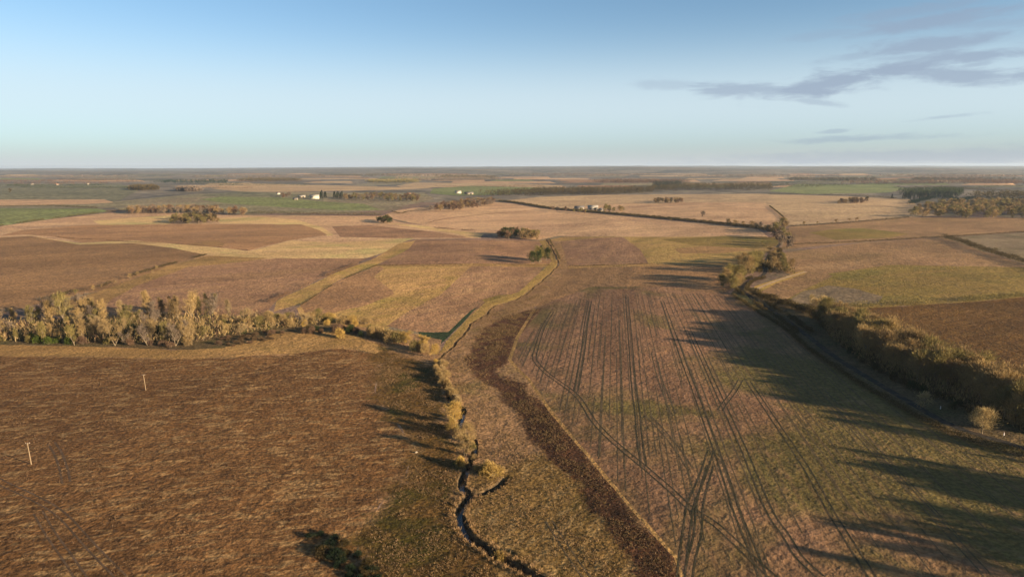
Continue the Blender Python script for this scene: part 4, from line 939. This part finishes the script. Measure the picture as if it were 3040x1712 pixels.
hedge([(165, 704), (353, 716), (500, 723), (627, 732), (737, 744)], 0.9, 1.2, 'rust', 'low weedy ditch line along the foot of the long dark field', 9, 0.3, 0.8, 0.4)
hedge([(893, 906), (1010, 834), (1120, 787)], 0.8, 1.0, 'hedge', 'low weedy line between the verge and the dark brown wedge', 14, 0.22, 0.7, 0.5)
hedge([(1122, 788), (1400, 784), (1640, 787)], 0.8, 1.0, 'rust', 'low weedy line along the thin pale baulk', 12, 0.22, 0.7, 0.5)
hedge([(2330, 905), (2420, 909)], 2.5, 2.5, 'olive', 'short hedge stub at the corner of the olive grass field', 20, 0.3, 1.0)
hedge([(1690, 790), (1900, 784), (2170, 783)], 0.8, 1.0, 'hedge', 'low weedy line along the baulk at the head of the stubble', 12, 0.22, 0.7, 0.55)
rh = np.random.default_rng(8)
for k in range(34):
    y = 518 + 44 * rh.uniform() ** 0.8; x = rh.uniform(-100, 3000); ln = rh.uniform(90, 380)
    if 560 < x < 1150 and y > 552: continue
    side = 'left' if x < 900 else 'centre' if x < 1900 else 'right'
    hedge([(x, y), (x + ln * .5, y + rh.uniform(-1, 1.5)), (x + ln, y + rh.uniform(-2, 2))], rh.uniform(6, 13), rh.uniform(6, 14), str(rh.choice(['hedge', 'hedge', 'evergreen', 'rust'])), f'dark hedge with trees far off under the {side} of the skyline', 2.2, 1.6, 3.2, group=f'far hedges under the {side} of the skyline')

# reeds and rough grass: nobody could count them
def sheet_of_blades(name, px_poly, n, hgt_, wd, mat, label, upr=1.0, mask=None, clump=None):
    poly = G2(px_poly); lo, hi = poly.min(0), poly.max(0)
    rg = np.random.default_rng(n)
    pts = rg.uniform(lo, hi, (int(n * 1.3 * (hi - lo).prod() / max(1, poly_area(poly))), 2))
    r2 = pts[:, 0] ** 2 + pts[:, 1] ** 2
    pts = pts[inside(pts, poly)]
    if mask is not None: pts = pts[mask(pts)]
    d = np.minimum(seg_dist(pts, stream_w), seg_dist(pts, stream2_w)); pts = pts[d > 1.7]
    pts = pts[seg_dist(pts, lane_w) > 2.7]
    pts = pts[seg_dist(pts, np.vstack([poly, poly[:1]])) > rg.exponential(4.5, len(pts))]
    if clump is not None:
        f = np.sin(pts[:, 0] / 2.9 + 1.3 * np.sin(pts[:, 1] / 4.1)) * np.sin(pts[:, 1] / 3.7 + 1.1 * np.sin(pts[:, 0] / 5.3)) + 0.7 * np.sin(pts[:, 0] / 9.1 + 2) * np.sin(pts[:, 1] / 7.3 + 0.5)
        pts = pts[f + rg.normal(size=len(pts)) * 0.35 > clump]
    n = len(pts); k = 4
    P = np.repeat(np.column_stack([pts, ground_z(pts) - 0.03]), k, 0)
    D = rg.normal(size=(n * k, 3)) * 0.6 + np.array([0, 0, upr]); D[:, 2] = np.abs(D[:, 2]) + 0.15
    P[:, :2] += rg.normal(size=(n * k, 2)) * 0.22
    s = np.repeat(rg.uniform(0.5, 1.35, n), k)
    V, Fq = blades(P, D, s * rg.uniform(.6, 1.2, n * k) * hgt_, rg.uniform(.6, 1.3, n * k) * wd, rg)
    mats = [mat] if isinstance(mat, str) else mat
    me = make_mesh(name, V, Fq, 4)
    for q in mats: me.materials.append(TW[q])
    me.polygons.foreach_set('material_index', np.repeat(rg.integers(0, len(mats), n), k).astype(np.int32))
    return tag(link(name, me), label, name.replace('_', ' '), None, 'stuff')
def poly_area(p):
    x, y = p[:, 0], p[:, 1]
    return 0.5 * abs(np.dot(x, np.roll(y, -1)) - np.dot(y, np.roll(x, -1)))
sheet_of_blades('reeds', [(1600, 715), (1622, 713), (1650, 775), (1645, 800), (1612, 826), (1538, 884), (1468, 907), (1396, 962), (1335, 1036), (1300, 1056), (1318, 1020), (1398, 938), (1438, 900), (1538, 868), (1600, 815), (1636, 775)], 5000, 0.9, 0.14, 'reed', 'golden reeds lining the left bank of the upper stream', 1.6)
GRASS_L = [(-600, 1075), (-300, 1066), (0, 1058), (560, 1068), (850, 1055), (1000, 1040), (1130, 1052), (1120, 1095), (1112, 1160), (1172, 1240), (1232, 1340), (1200, 1420), (1110, 1520), (1060, 1640), (1020, 1850), (-600, 1850)]
sheet_of_blades('rough_grass', GRASS_L, 42000, 0.42, 0.10, 'deadgrass', 'dry brown tussocky grass over the large field at the front left', 0.7, None, 0.35)
GRASS_S = [(1110, 1040), (1180, 1055), (1290, 1090), (1345, 1300), (1372, 1400), (1365, 1530), (1425, 1620), (1590, 1850), (1020, 1850), (1060, 1640), (1110, 1520), (1200, 1420), (1232, 1340), (1172, 1240), (1112, 1160)]
sheet_of_blades('rough_grass', GRASS_S, 22000, 0.5, 0.11, ['grassg', 'deadgrass', 'grass'], 'rough green and straw grass on the slope left of the near stream', 0.9, None, 0.0)
GRASS_R = [(1620, 730), (1668, 720), (1682, 770), (1688, 796), (1650, 845), (1585, 915), (1530, 1003), (1440, 1090), (1480, 1130), (1510, 1230), (1590, 1360), (1700, 1440), (1880, 1700), (1940, 1850), (1420, 1850), (1340, 1530), (1370, 1400), (1340, 1300), (1300, 1200), (1290, 1080), (1350, 1030), (1440, 925), (1556, 882), (1640, 815)]
sheet_of_blades('rough_grass', GRASS_R, 30000, 0.55, 0.12, ['grass', 'grass', 'grassg'], 'straw coloured rough grass between the stream and the dark plough strips', 0.9, None, -0.1)
plant_line(BUSH, [(1306, 1085), (1322, 1130), (1338, 1170), (1352, 1200)], 3.2, 0.9, (0.6, 1.1), ['golden', 'straw', 'reed'], 'small straw gold bush along the left bank between the willow clump and the pool', 'small bushes along the bank above the pool')
plant_line(BUSH, [(1348, 1240), (1344, 1280), (1372, 1298), (1404, 1318), (1396, 1352), (1378, 1382)], 3.8, 0.7, (0.45, 0.85), ['golden', 'yellow', 'olive'], 'golden bush packed between the willows of the near stream loop', 'bushes between the near stream willows')
plant(BUSH, [(1400, 1395), (1470, 1385), (1500, 1405), (1440, 1425)], 5, 2.6, (0.5, 0.85), ['yellow', 'golden'], 'dull golden bush in the row above the short backwater', 'bushes above the backwater')
for ln, lb in ((stream_w, 'tussocky grass fringing the upper stream'), (stream2_w, 'tussocky grass fringing the near stream')):
    rg = np.random.default_rng(5); k_ = rg.integers(0, len(ln), 9000 if len(ln) > 150 else 5000)
    sd_ = np.where(rg.uniform(size=len(k_)) < 0.5, 1, -1) * sw(ln[k_, 1]) * rg.uniform(1.25, 3.6, len(k_))
    t_ = np.gradient(ln, axis=0); t_ /= np.hypot(t_[:, 0], t_[:, 1])[:, None]
    b_ = ln[k_] + np.stack([-t_[:, 1], t_[:, 0]], 1)[k_] * sd_[:, None] + rg.normal(size=(len(k_), 2)) * 0.4
    D_ = rg.normal(size=(len(k_), 3)) * 0.5 + np.array([0, 0, 1.0])
    V_, F_ = blades(np.column_stack([b_, ground_z(b_)]), D_, rg.uniform(0.4, 1.3, len(k_)), rg.uniform(0.06, 0.16, len(k_)), rg)
    tag(link('bank_grass', make_mesh('bank_grass', V_, F_, 4, TW['grass'])), lb, 'grass', None, 'stuff')
for pl, lb in (([(1572, 920), (1610, 912), (1540, 1000), (1512, 1066), (1450, 1106), (1410, 1106), (1385, 1060), (1412, 1000), (1480, 945)], 'dark dead weeds on the upper plough strip'),
               ([(1500, 1122), (1545, 1132), (1640, 1230), (1700, 1300), (1770, 1384), (1884, 1524), (2000, 1654), (2060, 1800), (1920, 1800), (1880, 1680), (1760, 1520), (1722, 1432), (1635, 1365), (1580, 1312), (1530, 1232), (1470, 1150)], 'dark dead weeds on the long plough strip beside the wheat')):
    sheet_of_blades('weeds', pl, 12000, 0.5, 0.12, ['bramble', 'bramble', 'deadgrass', 'deadgrass', 'grassg'], lb, 0.8, None, -0.1)

# ------------------------------------------------------------------ woods too far off to count
def far_wood(px_poly, n, h, mat, label, size=7):
    poly = G2(px_poly); lo, hi = poly.min(0), poly.max(0); rg = np.random.default_rng(n + len(label))
    pts = []
    while len(pts) < n:
        q = rg.uniform(lo, hi, (4000, 2)); pts.extend(q[inside(q, poly)])
    pts = np.array(pts[:n]); k = 16
    P = np.repeat(np.column_stack([pts, hgt(pts[:, 0], pts[:, 1])]), k, 0)
    hh = np.repeat(h * rg.uniform(0.7, 1.15, n), k)
    o = rg.normal(size=(n * k, 3)); o /= np.linalg.norm(o, axis=1)[:, None]
    P = P + np.column_stack([o[:, :2] * size * 0.45, hh * (0.5 + 0.34 * o[:, 2])])
    D = o + np.array([0, 0, 0.6])
    V, Fq = blades(P, D, rg.uniform(.6, 1.2, n * k) * size * 0.6, rg.uniform(.5, 1, n * k) * size * 0.28, rg)
    return tag(link('distant_wood', make_mesh('distant_wood', V, Fq, 4, TW[mat])), label, 'wood', None, 'stuff')
far_wood([(443, 545), (500, 538), (680, 536), (672, 545)], 500, 16, 'conifer', 'dark green conifer wood on the rise at the left')
far_wood([(-200, 545), (0, 538), (330, 534), (425, 541), (300, 547), (0, 548)], 700, 14, 'rust', 'long brown wood below the left horizon')
far_wood([(1400, 584), (1560, 581), (1800, 579), (1940, 573), (1940, 563), (1700, 569), (1560, 573)], 1500, 22, 'hedge', 'grey brown wood stretching across the middle distance')
far_wood([(1935, 570), (2030, 566), (2290, 566), (2290, 560), (2030, 556), (1935, 560)], 1100, 28, 'hedge', 'dark wood forming the right part of the long far woodland')
far_wood([(1935, 566), (1945, 559), (2020, 556), (2030, 562)], 260, 38, 'conifer', 'tall dark conifer block rising from the long far woodland')
far_wood([(2860, 590), (3200, 596), (3200, 584), (2900, 580)], 500, 18, 'hedge', 'dark wood beyond the large wood at the right')
far_wood([(2660, 575), (2800, 568), (2860, 574), (2850, 584), (2700, 583)], 500, 22, 'evergreen', 'dark green wood beyond the right spruce block')
for i, (x0, x1, y, mt) in enumerate([(0, 420, 526, 'grey'), (560, 1000, 526, 'grey'), (900, 1400, 522, 'hedge'), (1150, 1500, 534, 'grey'), (1500, 2000, 521, 'grey'), (1760, 2050, 541, 'rust'), (2000, 2500, 524, 'grey'), (2330, 2620, 534, 'hedge'), (2560, 3040, 526, 'grey'), (2500, 3040, 545, 'rust'),
                                    (700, 900, 536, 'hedge'), (1080, 1250, 540, 'olive'), (380, 470, 562, 'hedge'), (520, 600, 566, 'grey'), (2700, 3040, 535, 'hedge'), (1290, 1480, 527, 'hedge')]):
    pl = [(x0, y + 2), ((x0 + x1) / 2, y + 3), (x1, y + 1.5), (x1 - 20, y - 1), ((x0 + x1) / 2 + 40, y - 2.2), (x0 + 30, y - 1)]
    where = ('left' if x1 < 1000 else 'middle' if x1 < 2000 else 'right')
    far_wood(pl, 420, 18, mt, f'{ {"grey": "hazy grey", "hedge": "dark", "rust": "brown", "olive": "olive"}[mt]} strip of far woodland, band {["one","two","three","four","five","six","seven","eight","nine","ten","eleven","twelve","thirteen","fourteen","fifteen","sixteen"][i]} along the {where} of the horizon', 11)

def thicket(px_poly, n, h, mats, label, w_=0.3):
    poly = G2(px_poly); lo, hi = poly.min(0), poly.max(0); rg = np.random.default_rng(n)
    pts = np.empty((0, 2))
    while len(pts) < n:
        q = rg.uniform(lo, hi, (n * 3, 2)); pts = np.vstack([pts, q[inside(q, poly) & ~in_light_gap(q)]])
    pts = pts[:n]; k = 5
    base = np.repeat(np.column_stack([pts, ground_z(pts)]), k, 0); m_ = len(base)
    hh = np.repeat(h * rg.uniform(0.3, 1.0, n), k)
    P = base + np.column_stack([rg.normal(size=(m_, 2)) * 0.35, rg.uniform(0, 0.75, m_) * hh])
    D = np.column_stack([rg.normal(size=(m_, 2)) * 0.35, np.full(m_, 1.0)])
    V, Fq = blades(P, D, hh * rg.uniform(0.2, 0.45, m_), w_ * rg.uniform(0.6, 1.4, m_), rg)
    me = make_mesh('thicket', V, Fq, 4)
    for mt in mats: me.materials.append(TW[mt])
    me.polygons.foreach_set('material_index', np.repeat(rg.integers(0, len(mats), n), k).astype(np.int32))
    return tag(link('thicket', me), label, 'thicket', None, 'stuff')
thicket([(-260, 985), (0, 967), (250, 955), (560, 945), (760, 948), (960, 957), (960, 966), (840, 975), (660, 1003), (560, 1024), (300, 1020), (0, 1014), (-260, 1010)], 4200, 8.0, ['brown', 'straw', 'golden', 'rust', 'straw', 'olive'], 'tangled bare stems filling the left tree belt')
thicket([(2430, 950), (2480, 948), (2760, 1095), (2900, 1150), (3040, 1210), (3300, 1310), (3300, 1400), (3040, 1285), (2900, 1225), (2740, 1165), (2560, 1078), (2470, 1010)], 6000, 8.0, ['hedge', 'olive', 'brown', 'golden', 'bramble'], 'dark undergrowth filling the right tree belt')
thicket([(2190, 802), (2250, 780), (2340, 795), (2360, 815), (2290, 802), (2262, 792), (2240, 812), (2205, 825)], 1100, 7.0, ['olive', 'hedge', 'brown'], 'undergrowth beneath the lane bend trees', 0.4)
# trees just outside the picture whose shadows reach across the wheat
def by_shadow_tip(px, H):
    L = H / math.tan(R(SUN_EL)); p = G2([px])[0]
    return p + np.array([TO_SUN.x, TO_SUN.y]) / math.hypot(TO_SUN.x, TO_SUN.y) * L
for px, s in [((2640, 1590), 1.0), ((2760, 1700), 1.0), ((2660, 1500), 1.1), ((2800, 1600), 1.1), ((2880, 1540), 1.1), ((2420, 1640), 0.9), ((2560, 1700), 1.0), ((2700, 1650), 1.0), ((2780, 1560), 1.0), ((2500, 1345), 1.0), ((2560, 1362), 1.05), ((2620, 1385), 1.1), ((2690, 1410), 1.1), ((2760, 1432), 1.1), ((2830, 1450), 1.1), ((2640, 1350), 0.9), ((2740, 1380), 1.0), ((2860, 1400), 1.0), ((2470, 1555), 1.0), ((2700, 1540), 0.9), ((2600, 1530), 1.0), ((2830, 1330), 0.9), ((2900, 1480), 1.1)]:
    p = by_shadow_tip(px, 16 * s)
    if in_light_gap(p)[0]: continue
    (TALL if s < 1.05 else NEAR).put(p[0], p[1], s * (0.8 if s < 1.05 else 1.0), 'brown', 'bare tree beyond the right edge whose shadow falls on the wheat', 'trees beyond the right edge')
# ------------------------------------------------------------------ tramlines and wheel tracks: thin worn strips on the soil
def strip_mesh(name, lines, wd, mat, lift=0.03):
    V, Fq = [], []
    for L in lines:
        a = offset_line(L, wd / 2); b = offset_line(L, -wd / 2); n0 = len(V)
        z = hgt(L[:, 0], L[:, 1]) + lift
        for i in range(len(L)): V += [(a[i, 0], a[i, 1], z[i]), (b[i, 0], b[i, 1], z[i])]
        for i in range(len(L) - 1):
            k = n0 + 2 * i; Fq += [k, k + 1, k + 3, k + 2]
    return make_mesh(name, np.array(V), np.array(Fq), 4, mat, True)
def rut_mat(name, c1, c2):
    t = NT(name); P = t.pos()
    c = t.mix(t.ramp(t.noise(P, 0.25, 3), 0.35, 0.65), c1, c2)
    return t.done(c, 0.95, 0.1, t.noise(P, 1.5, 3), 0.2)
RUT = rut_mat('wet_ruts', (0.035, 0.03, 0.014), (0.07, 0.05, 0.027))
RUT2 = rut_mat('soil_ruts', (0.07, 0.043, 0.024), (0.115, 0.07, 0.04))
RUT3 = rut_mat('faint_ruts', (0.07, 0.05, 0.025), (0.115, 0.078, 0.04))
def two(p, q): return [p, q]
def crop4(pts): return [(1500 + x / 2.0377, 800 + y / 2.0377) for x, y in pts]
def crop3(pts): return [(2030 + x / 2.0377, 1000 + y / 2.0377) for x, y in pts]
def crop1(pts): return [(x / 2.0377, 1000 + y / 2.0377) for x, y in pts]
def wheel_track(label, px, mat=RUT, gauge=2.0, wd=0.5, wig=0.03):
    L = wiggle(smooth_line(G2(px), 2.0), wig, 6.0)
    o = link('wheel_track', strip_mesh('wheel_track', [offset_line(L, gauge / 2), offset_line(L, -gauge / 2)], wd, mat))
    tag(o, label, 'wheel track', None, 'structure')
wheel_track('curved headland tramline along the left edge of the wheat', crop4([(285, 255), (230, 350), (185, 490), (178, 540), (205, 580), (270, 640), (430, 760), (540, 920), (680, 1060), (850, 1200), (1000, 1330), (1120, 1440)]) + [(2130, 1560), (2260, 1680), (2400, 1800)])
wheel_track('tramline nearest the headland in the wheat', crop4([(515, 190), (490, 330), (470, 500), (430, 730)]))
wheel_track('tramline down the middle of the wheat', crop4([(735, 160), (755, 400), (778, 700), (800, 860), (812, 1000), (838, 1190)]))
wheel_track('tramline right of the middle of the wheat', crop4([(950, 190), (1060, 500), (1130, 690), (1230, 960), (1310, 1180), (1400, 1450)]) + crop3([(420, 1290), (480, 1450)]))
wheel_track('long tramline through the green part of the wheat', crop4([(1120, 380), (1230, 620), (1330, 840), (1450, 1100), (1590, 1440)]) + crop3([(620, 1200), (700, 1330), (830, 1450)]))
wheel_track('long tramline towards the lower right of the wheat', crop3([(390, 270), (560, 520), (740, 790), (900, 1070), (1000, 1230), (1140, 1450)]))
wheel_track('outermost tramline near the lane side of the wheat', crop3([(900, 420), (1150, 690), (1400, 960), (1700, 1290), (1850, 1450)]), RUT3)
wheel_track('short slanting wheel track joining two tramlines', crop4([(1425, 665), (1380, 740), (1325, 810), (1300, 850)]))
wheel_track('crossing wheel track in the lower wheat', crop4([(1245, 1090), (1190, 1260), (1130, 1400)]) + [(2045, 1530), (2035, 1600), (2020, 1720), (2010, 1800)])
wheel_track('second crossing wheel track beside the first in the lower wheat', [(2110, 1380), (2092, 1440), (2078, 1500), (2072, 1580), (2050, 1680), (2040, 1790)])
wheel_track('faint curved wheel track through the middle of the wheat', crop4([(860, 880), (940, 960), (1040, 1080), (1120, 1200)]), RUT3)
wheel_track('faint wheel track near the top of the wheat', crop4([(895, 500), (930, 640), (985, 790), (1020, 870)]), RUT3)
wheel_track('pair of wheel tracks entering the front left field', crop1([(-120, 800), (20, 885), (180, 960), (360, 1065), (560, 1275), (740, 1460), (820, 1560)]), RUT2, 2.2, 0.55)
wheel_track('wheel tracks merging at the bottom of the front left field', crop1([(230, 1060), (300, 1180), (400, 1320), (480, 1440), (560, 1560)]), RUT2, 2.2, 0.55)
wheel_track('faint wheel track curving down the front left field', crop1([(310, 640), (350, 700), (385, 800), (400, 880)]), RUT2, 2.2, 0.7)
# single drill marks between the tramlines, gathered as one marking
dir_az = R(8.4)
lines_ = []
Wp = G2([(1650, 920), (1750, 870), (2100, 870), (2180, 890), (2290, 960), (2400, 1040), (2630, 1195), (2832, 1290), (3040, 1360), (3200, 1420), (3200, 1750), (2140, 1750), (2030, 1660), (1910, 1522), (1790, 1381), (1660, 1227), (1590, 1127), (1530, 1068), (1560, 1003)])
ax = np.array([math.sin(dir_az), math.cos(dir_az)]); nx = np.array([ax[1], -ax[0]])
uo_ = Wp @ nx; vo_ = Wp @ ax
for u in np.arange(uo_.min(), uo_.max(), 3.0):
    for _ in range(4):
        v0 = rng.uniform(vo_.min(), vo_.max()); ln = rng.uniform(60, 260)
        uu_ = u + rng.normal() * 0.5
        vv = np.arange(v0, v0 + ln, 4.0)
        L = np.outer(np.full(len(vv), uu_), nx) + np.outer(vv, ax)
        L = L[inside(L, Wp)]
        if len(L) > 4: lines_.append(L)
tag(link('drill_marks', strip_mesh('drill_marks', lines_, 0.30, RUT3, 0.02)), 'fine darker drill rows between the tramlines of the wheat', 'drill rows', None, 'stuff')
# bank track beside the near grassland
wheel_track('faint straight wheel track across the near rough grassland', [(1630, 1545), (1690, 1640), (1760, 1740)], RUT3)

# ------------------------------------------------------------------ poles, posts
def simple(name, c, rough=0.8):
    t = NT(name); P = t.pos()
    return t.done(t.mix(t.ramp(t.noise(P, 1.2, 3), 0.35, 0.65), mulc(c, 0.85), c), rough, 0.2)
WOOD = simple('weathered_wood', (0.2, 0.14, 0.08)); CERAMIC = simple('grey_ceramic', (0.4, 0.36, 0.3), 0.4); WHITE = simple('white_paint', (0.8, 0.78, 0.74)); REFL = simple('red_reflector', (0.4, 0.05, 0.03), 0.4)
def box(c, s):
    c = np.array(c, float); s = np.array(s, float) / 2
    V = np.array([c + s * np.array(k) for k in [(-1, -1, -1), (1, -1, -1), (1, 1, -1), (-1, 1, -1), (-1, -1, 1), (1, -1, 1), (1, 1, 1), (-1, 1, 1)]])
    Fq = np.array([0, 3, 2, 1, 4, 5, 6, 7, 0, 1, 5, 4, 1, 2, 6, 5, 2, 3, 7, 6, 3, 0, 4, 7])
    return V, Fq
def join(*ms):
    V, Fq, n = [], [], 0
    for v, f in ms: V.append(v); Fq.append(np.asarray(f) + n); n += len(v)
    return np.vstack(V), np.concatenate(Fq)
def pole(px, h, label, lean):
    p = G([px])[0]; r = empty('utility_pole', tuple(p), 0.3); r.rotation_euler = (0, lean, 0.3)
    tag(r, label, 'pole')
    link('post', make_mesh('post', *tubes([((0, 0, -1), (0, 0, h), 0.20, 0.14), ((0, 0, h), (0, 0, h + 0.05), 0.14, 0.02)], 8), 4, WOOD, True), r)
    link('crossarm', make_mesh('crossarm', *box((0, 0.25, h - 0.3), (1.3, 0.12, 0.14)), 4, WOOD), r)
    for x in (-0.55, 0, 0.55):
        link('insulator', make_mesh('insulator', *tubes([((x, 0.25, h - 0.22), (x, 0.25, h - 0.05), 0.05, 0.09), ((x, 0.25, h - 0.05), (x, 0.25, h + 0.06), 0.09, 0.04)], 6), 4, CERAMIC), r)
pole((433, 1158), 7.4, 'pale wooden utility pole in the middle of the front left field', -0.05)
pole((93, 1378), 7.8, 'pale wooden utility pole near the left edge of the front left field', -0.04)
for px, lab in (((2792, 1213), 'small white marker post by the lane left of the round pale tree'), ((2980, 1292), 'small white marker post by the lane right of the round pale tree')):
    p = G([px])[0]; r = empty('marker_post', tuple(p)); tag(r, lab, 'post')
    link('post', make_mesh('post', *tubes([((0, 0, -0.2), (0, 0, 1.15), 0.16, 0.14), ((0, 0, 1.15), (0, 0, 1.2), 0.14, 0.05)], 8), 4, WHITE, True), r)
    link('reflector', make_mesh('reflector', *tubes([((0, 0, 0.9), (0, 0, 1.02), 0.165, 0.165)], 8), 4, REFL, True), r)
p = G([(1236, 1344)])[0]
bv = []
import bmesh
bm = bmesh.new(); bmesh.ops.create_icosphere(bm, subdivisions=2, radius=0.5)
for v in bm.verts: v.co *= 1 + 0.25 * math.sin(v.co.x * 5 + 1) * math.sin(v.co.y * 4) + random.uniform(-.06, .06); v.co.z *= 0.7
me = bpy.data.meshes.new('boulder'); bm.to_mesh(me); bm.free(); me.materials.append(simple('pale_stone', (0.3, 0.24, 0.17)))
o = link('boulder', me); o.location = (p[0], p[1], p[2] + 0.3); tag(o, 'pale boulder lying on the slope left of the near stream', 'boulder')

# ------------------------------------------------------------------ buildings
WALLW = simple('white_render', (0.46, 0.40, 0.30)); WALLT = simple('pale_sheet_wall', (0.24, 0.19, 0.13)); ROOFS = simple('grey_slate_roof', (0.12, 0.105, 0.095)); ROOFP = simple('pale_sheet_roof', (0.26, 0.23, 0.19)); ROOFR = simple('clay_tile_roof', (0.32, 0.17, 0.10)); DARK = simple('dark_opening', (0.05, 0.045, 0.04)); BRICK = simple('brick_chimney', (0.2, 0.115, 0.07))
def gable(L, W, h, rh, ov=0.4):
    x, y = L / 2, W / 2
    V = np.array([(-x, -y, 0), (x, -y, 0), (x, y, 0), (-x, y, 0), (-x, -y, h), (x, -y, h), (x, y, h), (-x, y, h), (-x, 0, h + rh - 0.05), (x, 0, h + rh - 0.05)], float)
    Fq = [0, 1, 5, 4, 2, 3, 7, 6, 1, 2, 6, 5, 3, 0, 4, 7, 4, 8, 7, 4, 5, 6, 9, 5]
    X, Y = x + ov, y + ov; e = h - rh * ov / y
    t = 0.22
    RV = np.array([(-X, -Y, e), (X, -Y, e), (X, 0, h + rh), (-X, 0, h + rh), (-X, Y, e), (X, Y, e),
                   (-X, -Y, e + t), (X, -Y, e + t), (X, 0, h + rh + t), (-X, 0, h + rh + t), (-X, Y, e + t), (X, Y, e + t)], float)
    RF = [6, 7, 8, 9, 9, 8, 11, 10, 0, 3, 2, 1, 3, 4, 5, 2, 0, 1, 7, 6, 4, 10, 11, 5, 0, 6, 9, 3, 3, 9, 10, 4, 1, 2, 8, 7, 2, 5, 11, 8]
    return (V, np.array(Fq)), (RV, np.array(RF))
def building(name, px, L, W, h, rh, rz, wall, roof, label, cat, wins=0, storeys=1, chim=0, big_door=False):
    p = G([px])[0]; r = empty(name, (p[0], p[1], p[2] - 0.2), rz); tag(r, label, cat)
    w_, r_ = gable(L, W, h, rh)
    link('wall', make_mesh('wall', *w_, 4, wall), r); ro = link('roof', make_mesh('roof', *r_, 4, roof), r)
    for k in range(chim):
        cx = (k - (chim - 1) / 2) * L * 0.7
        link('chimney', make_mesh('chimney', *box((cx, 0, h + rh + 0.4), (1.0, 0.8, 2.2)), 4, BRICK), ro)
    for sgn in (-1, 1):
        for s in range(storeys):
            for k in range(wins):
                x = (k - (wins - 1) / 2) * L / (wins + 0.6)
                if s == 0 and k == wins // 2: continue
                link('window', make_mesh('window', *box((x, sgn * (W / 2 + 0.03), 1.6 + s * 2.7), (1.2, 0.12, 1.3)), 4, DARK), r)
    if big_door:
        for k in (-1, 1): link('door', make_mesh('door', *box((k * L * 0.22, -(W / 2 + 0.03), h * 0.42), (L * 0.22, 0.12, h * 0.8)), 4, DARK), r)
    else:
        link('door', make_mesh('door', *box((0, -(W / 2 + 0.03), 1.1), (1.2, 0.12, 2.1)), 4, DARK), r)
    return r
building('farmhouse', (934, 590), 27, 11, 8.5, 4.0, 0.15, WALLW, ROOFP, 'large white farmhouse catching the sun beside dark conifers', 'farmhouse', 5, 2, 2)
building('barn', (896, 586), 22, 9, 4, 3, 0.25, WALLT, ROOFP, 'pale roofed barn just left of the white farmhouse', 'barn', big_door=True)
building('barn', (877, 593), 14, 8, 3.5, 2.5, 0.1, WALLT, ROOFS, 'small pale shed lowest left of the white farmhouse', 'shed', big_door=True)
building('cottage', (826, 577), 12, 8, 5, 3, 0.4, WALLW, ROOFS, 'small whitish cottage at the left end of the farm', 'cottage', 3, 2, 1)
building('cottage', (1360, 574), 22, 10, 6, 3.5, 0.1, WALLW, ROOFP, 'white house at the foot of the far green pasture', 'house', 4, 2, 1)
building('barn', (1392, 577), 30, 12, 5, 3.5, 0.15, WALLT, ROOFS, 'low pale barn right of the white house by the far green pasture', 'barn', big_door=True)
building('cottage', (1212, 580), 16, 9, 5, 3.2, 0.2, WALLW, ROOFR, 'pale cottage among the bare trees right of the farm', 'cottage', 3, 2, 1)
building('barn', (1720, 622), 22, 12, 5, 3.5, 0.2, WALLT, ROOFS, 'left pale roofed barn in the farmyard on the far lane', 'barn', big_door=True)
building('barn', (1760, 622), 24, 13, 6, 4, -0.1, WALLW, ROOFP, 'middle cream barn in the farmyard on the far lane', 'barn', big_door=True)
building('barn', (1783, 629), 14, 11, 5.5, 3.5, 1.2, WALLT, ROOFS, 'right white gabled barn in the farmyard on the far lane', 'barn', big_door=True)
for k, (x, y) in enumerate([(40, 522), (62, 524), (95, 549), (170, 550), (262, 548)]):
    building('house', (x, y), 16, 9, 5, 3, k * 0.4, WALLT, ROOFR if k % 2 else ROOFP, 'tiny pale house ' + ['at the far left edge just under the horizon', 'right of the left most horizon house', 'at the bottom edge of the brown left wood', 'second along the brown left wood', 'third and last along the brown left wood', 'beside the village at the left edge below the wood', 'alone on the far slope in the middle', 'on the skyline right of the middle'][k], 'house', 3, 2, 1)
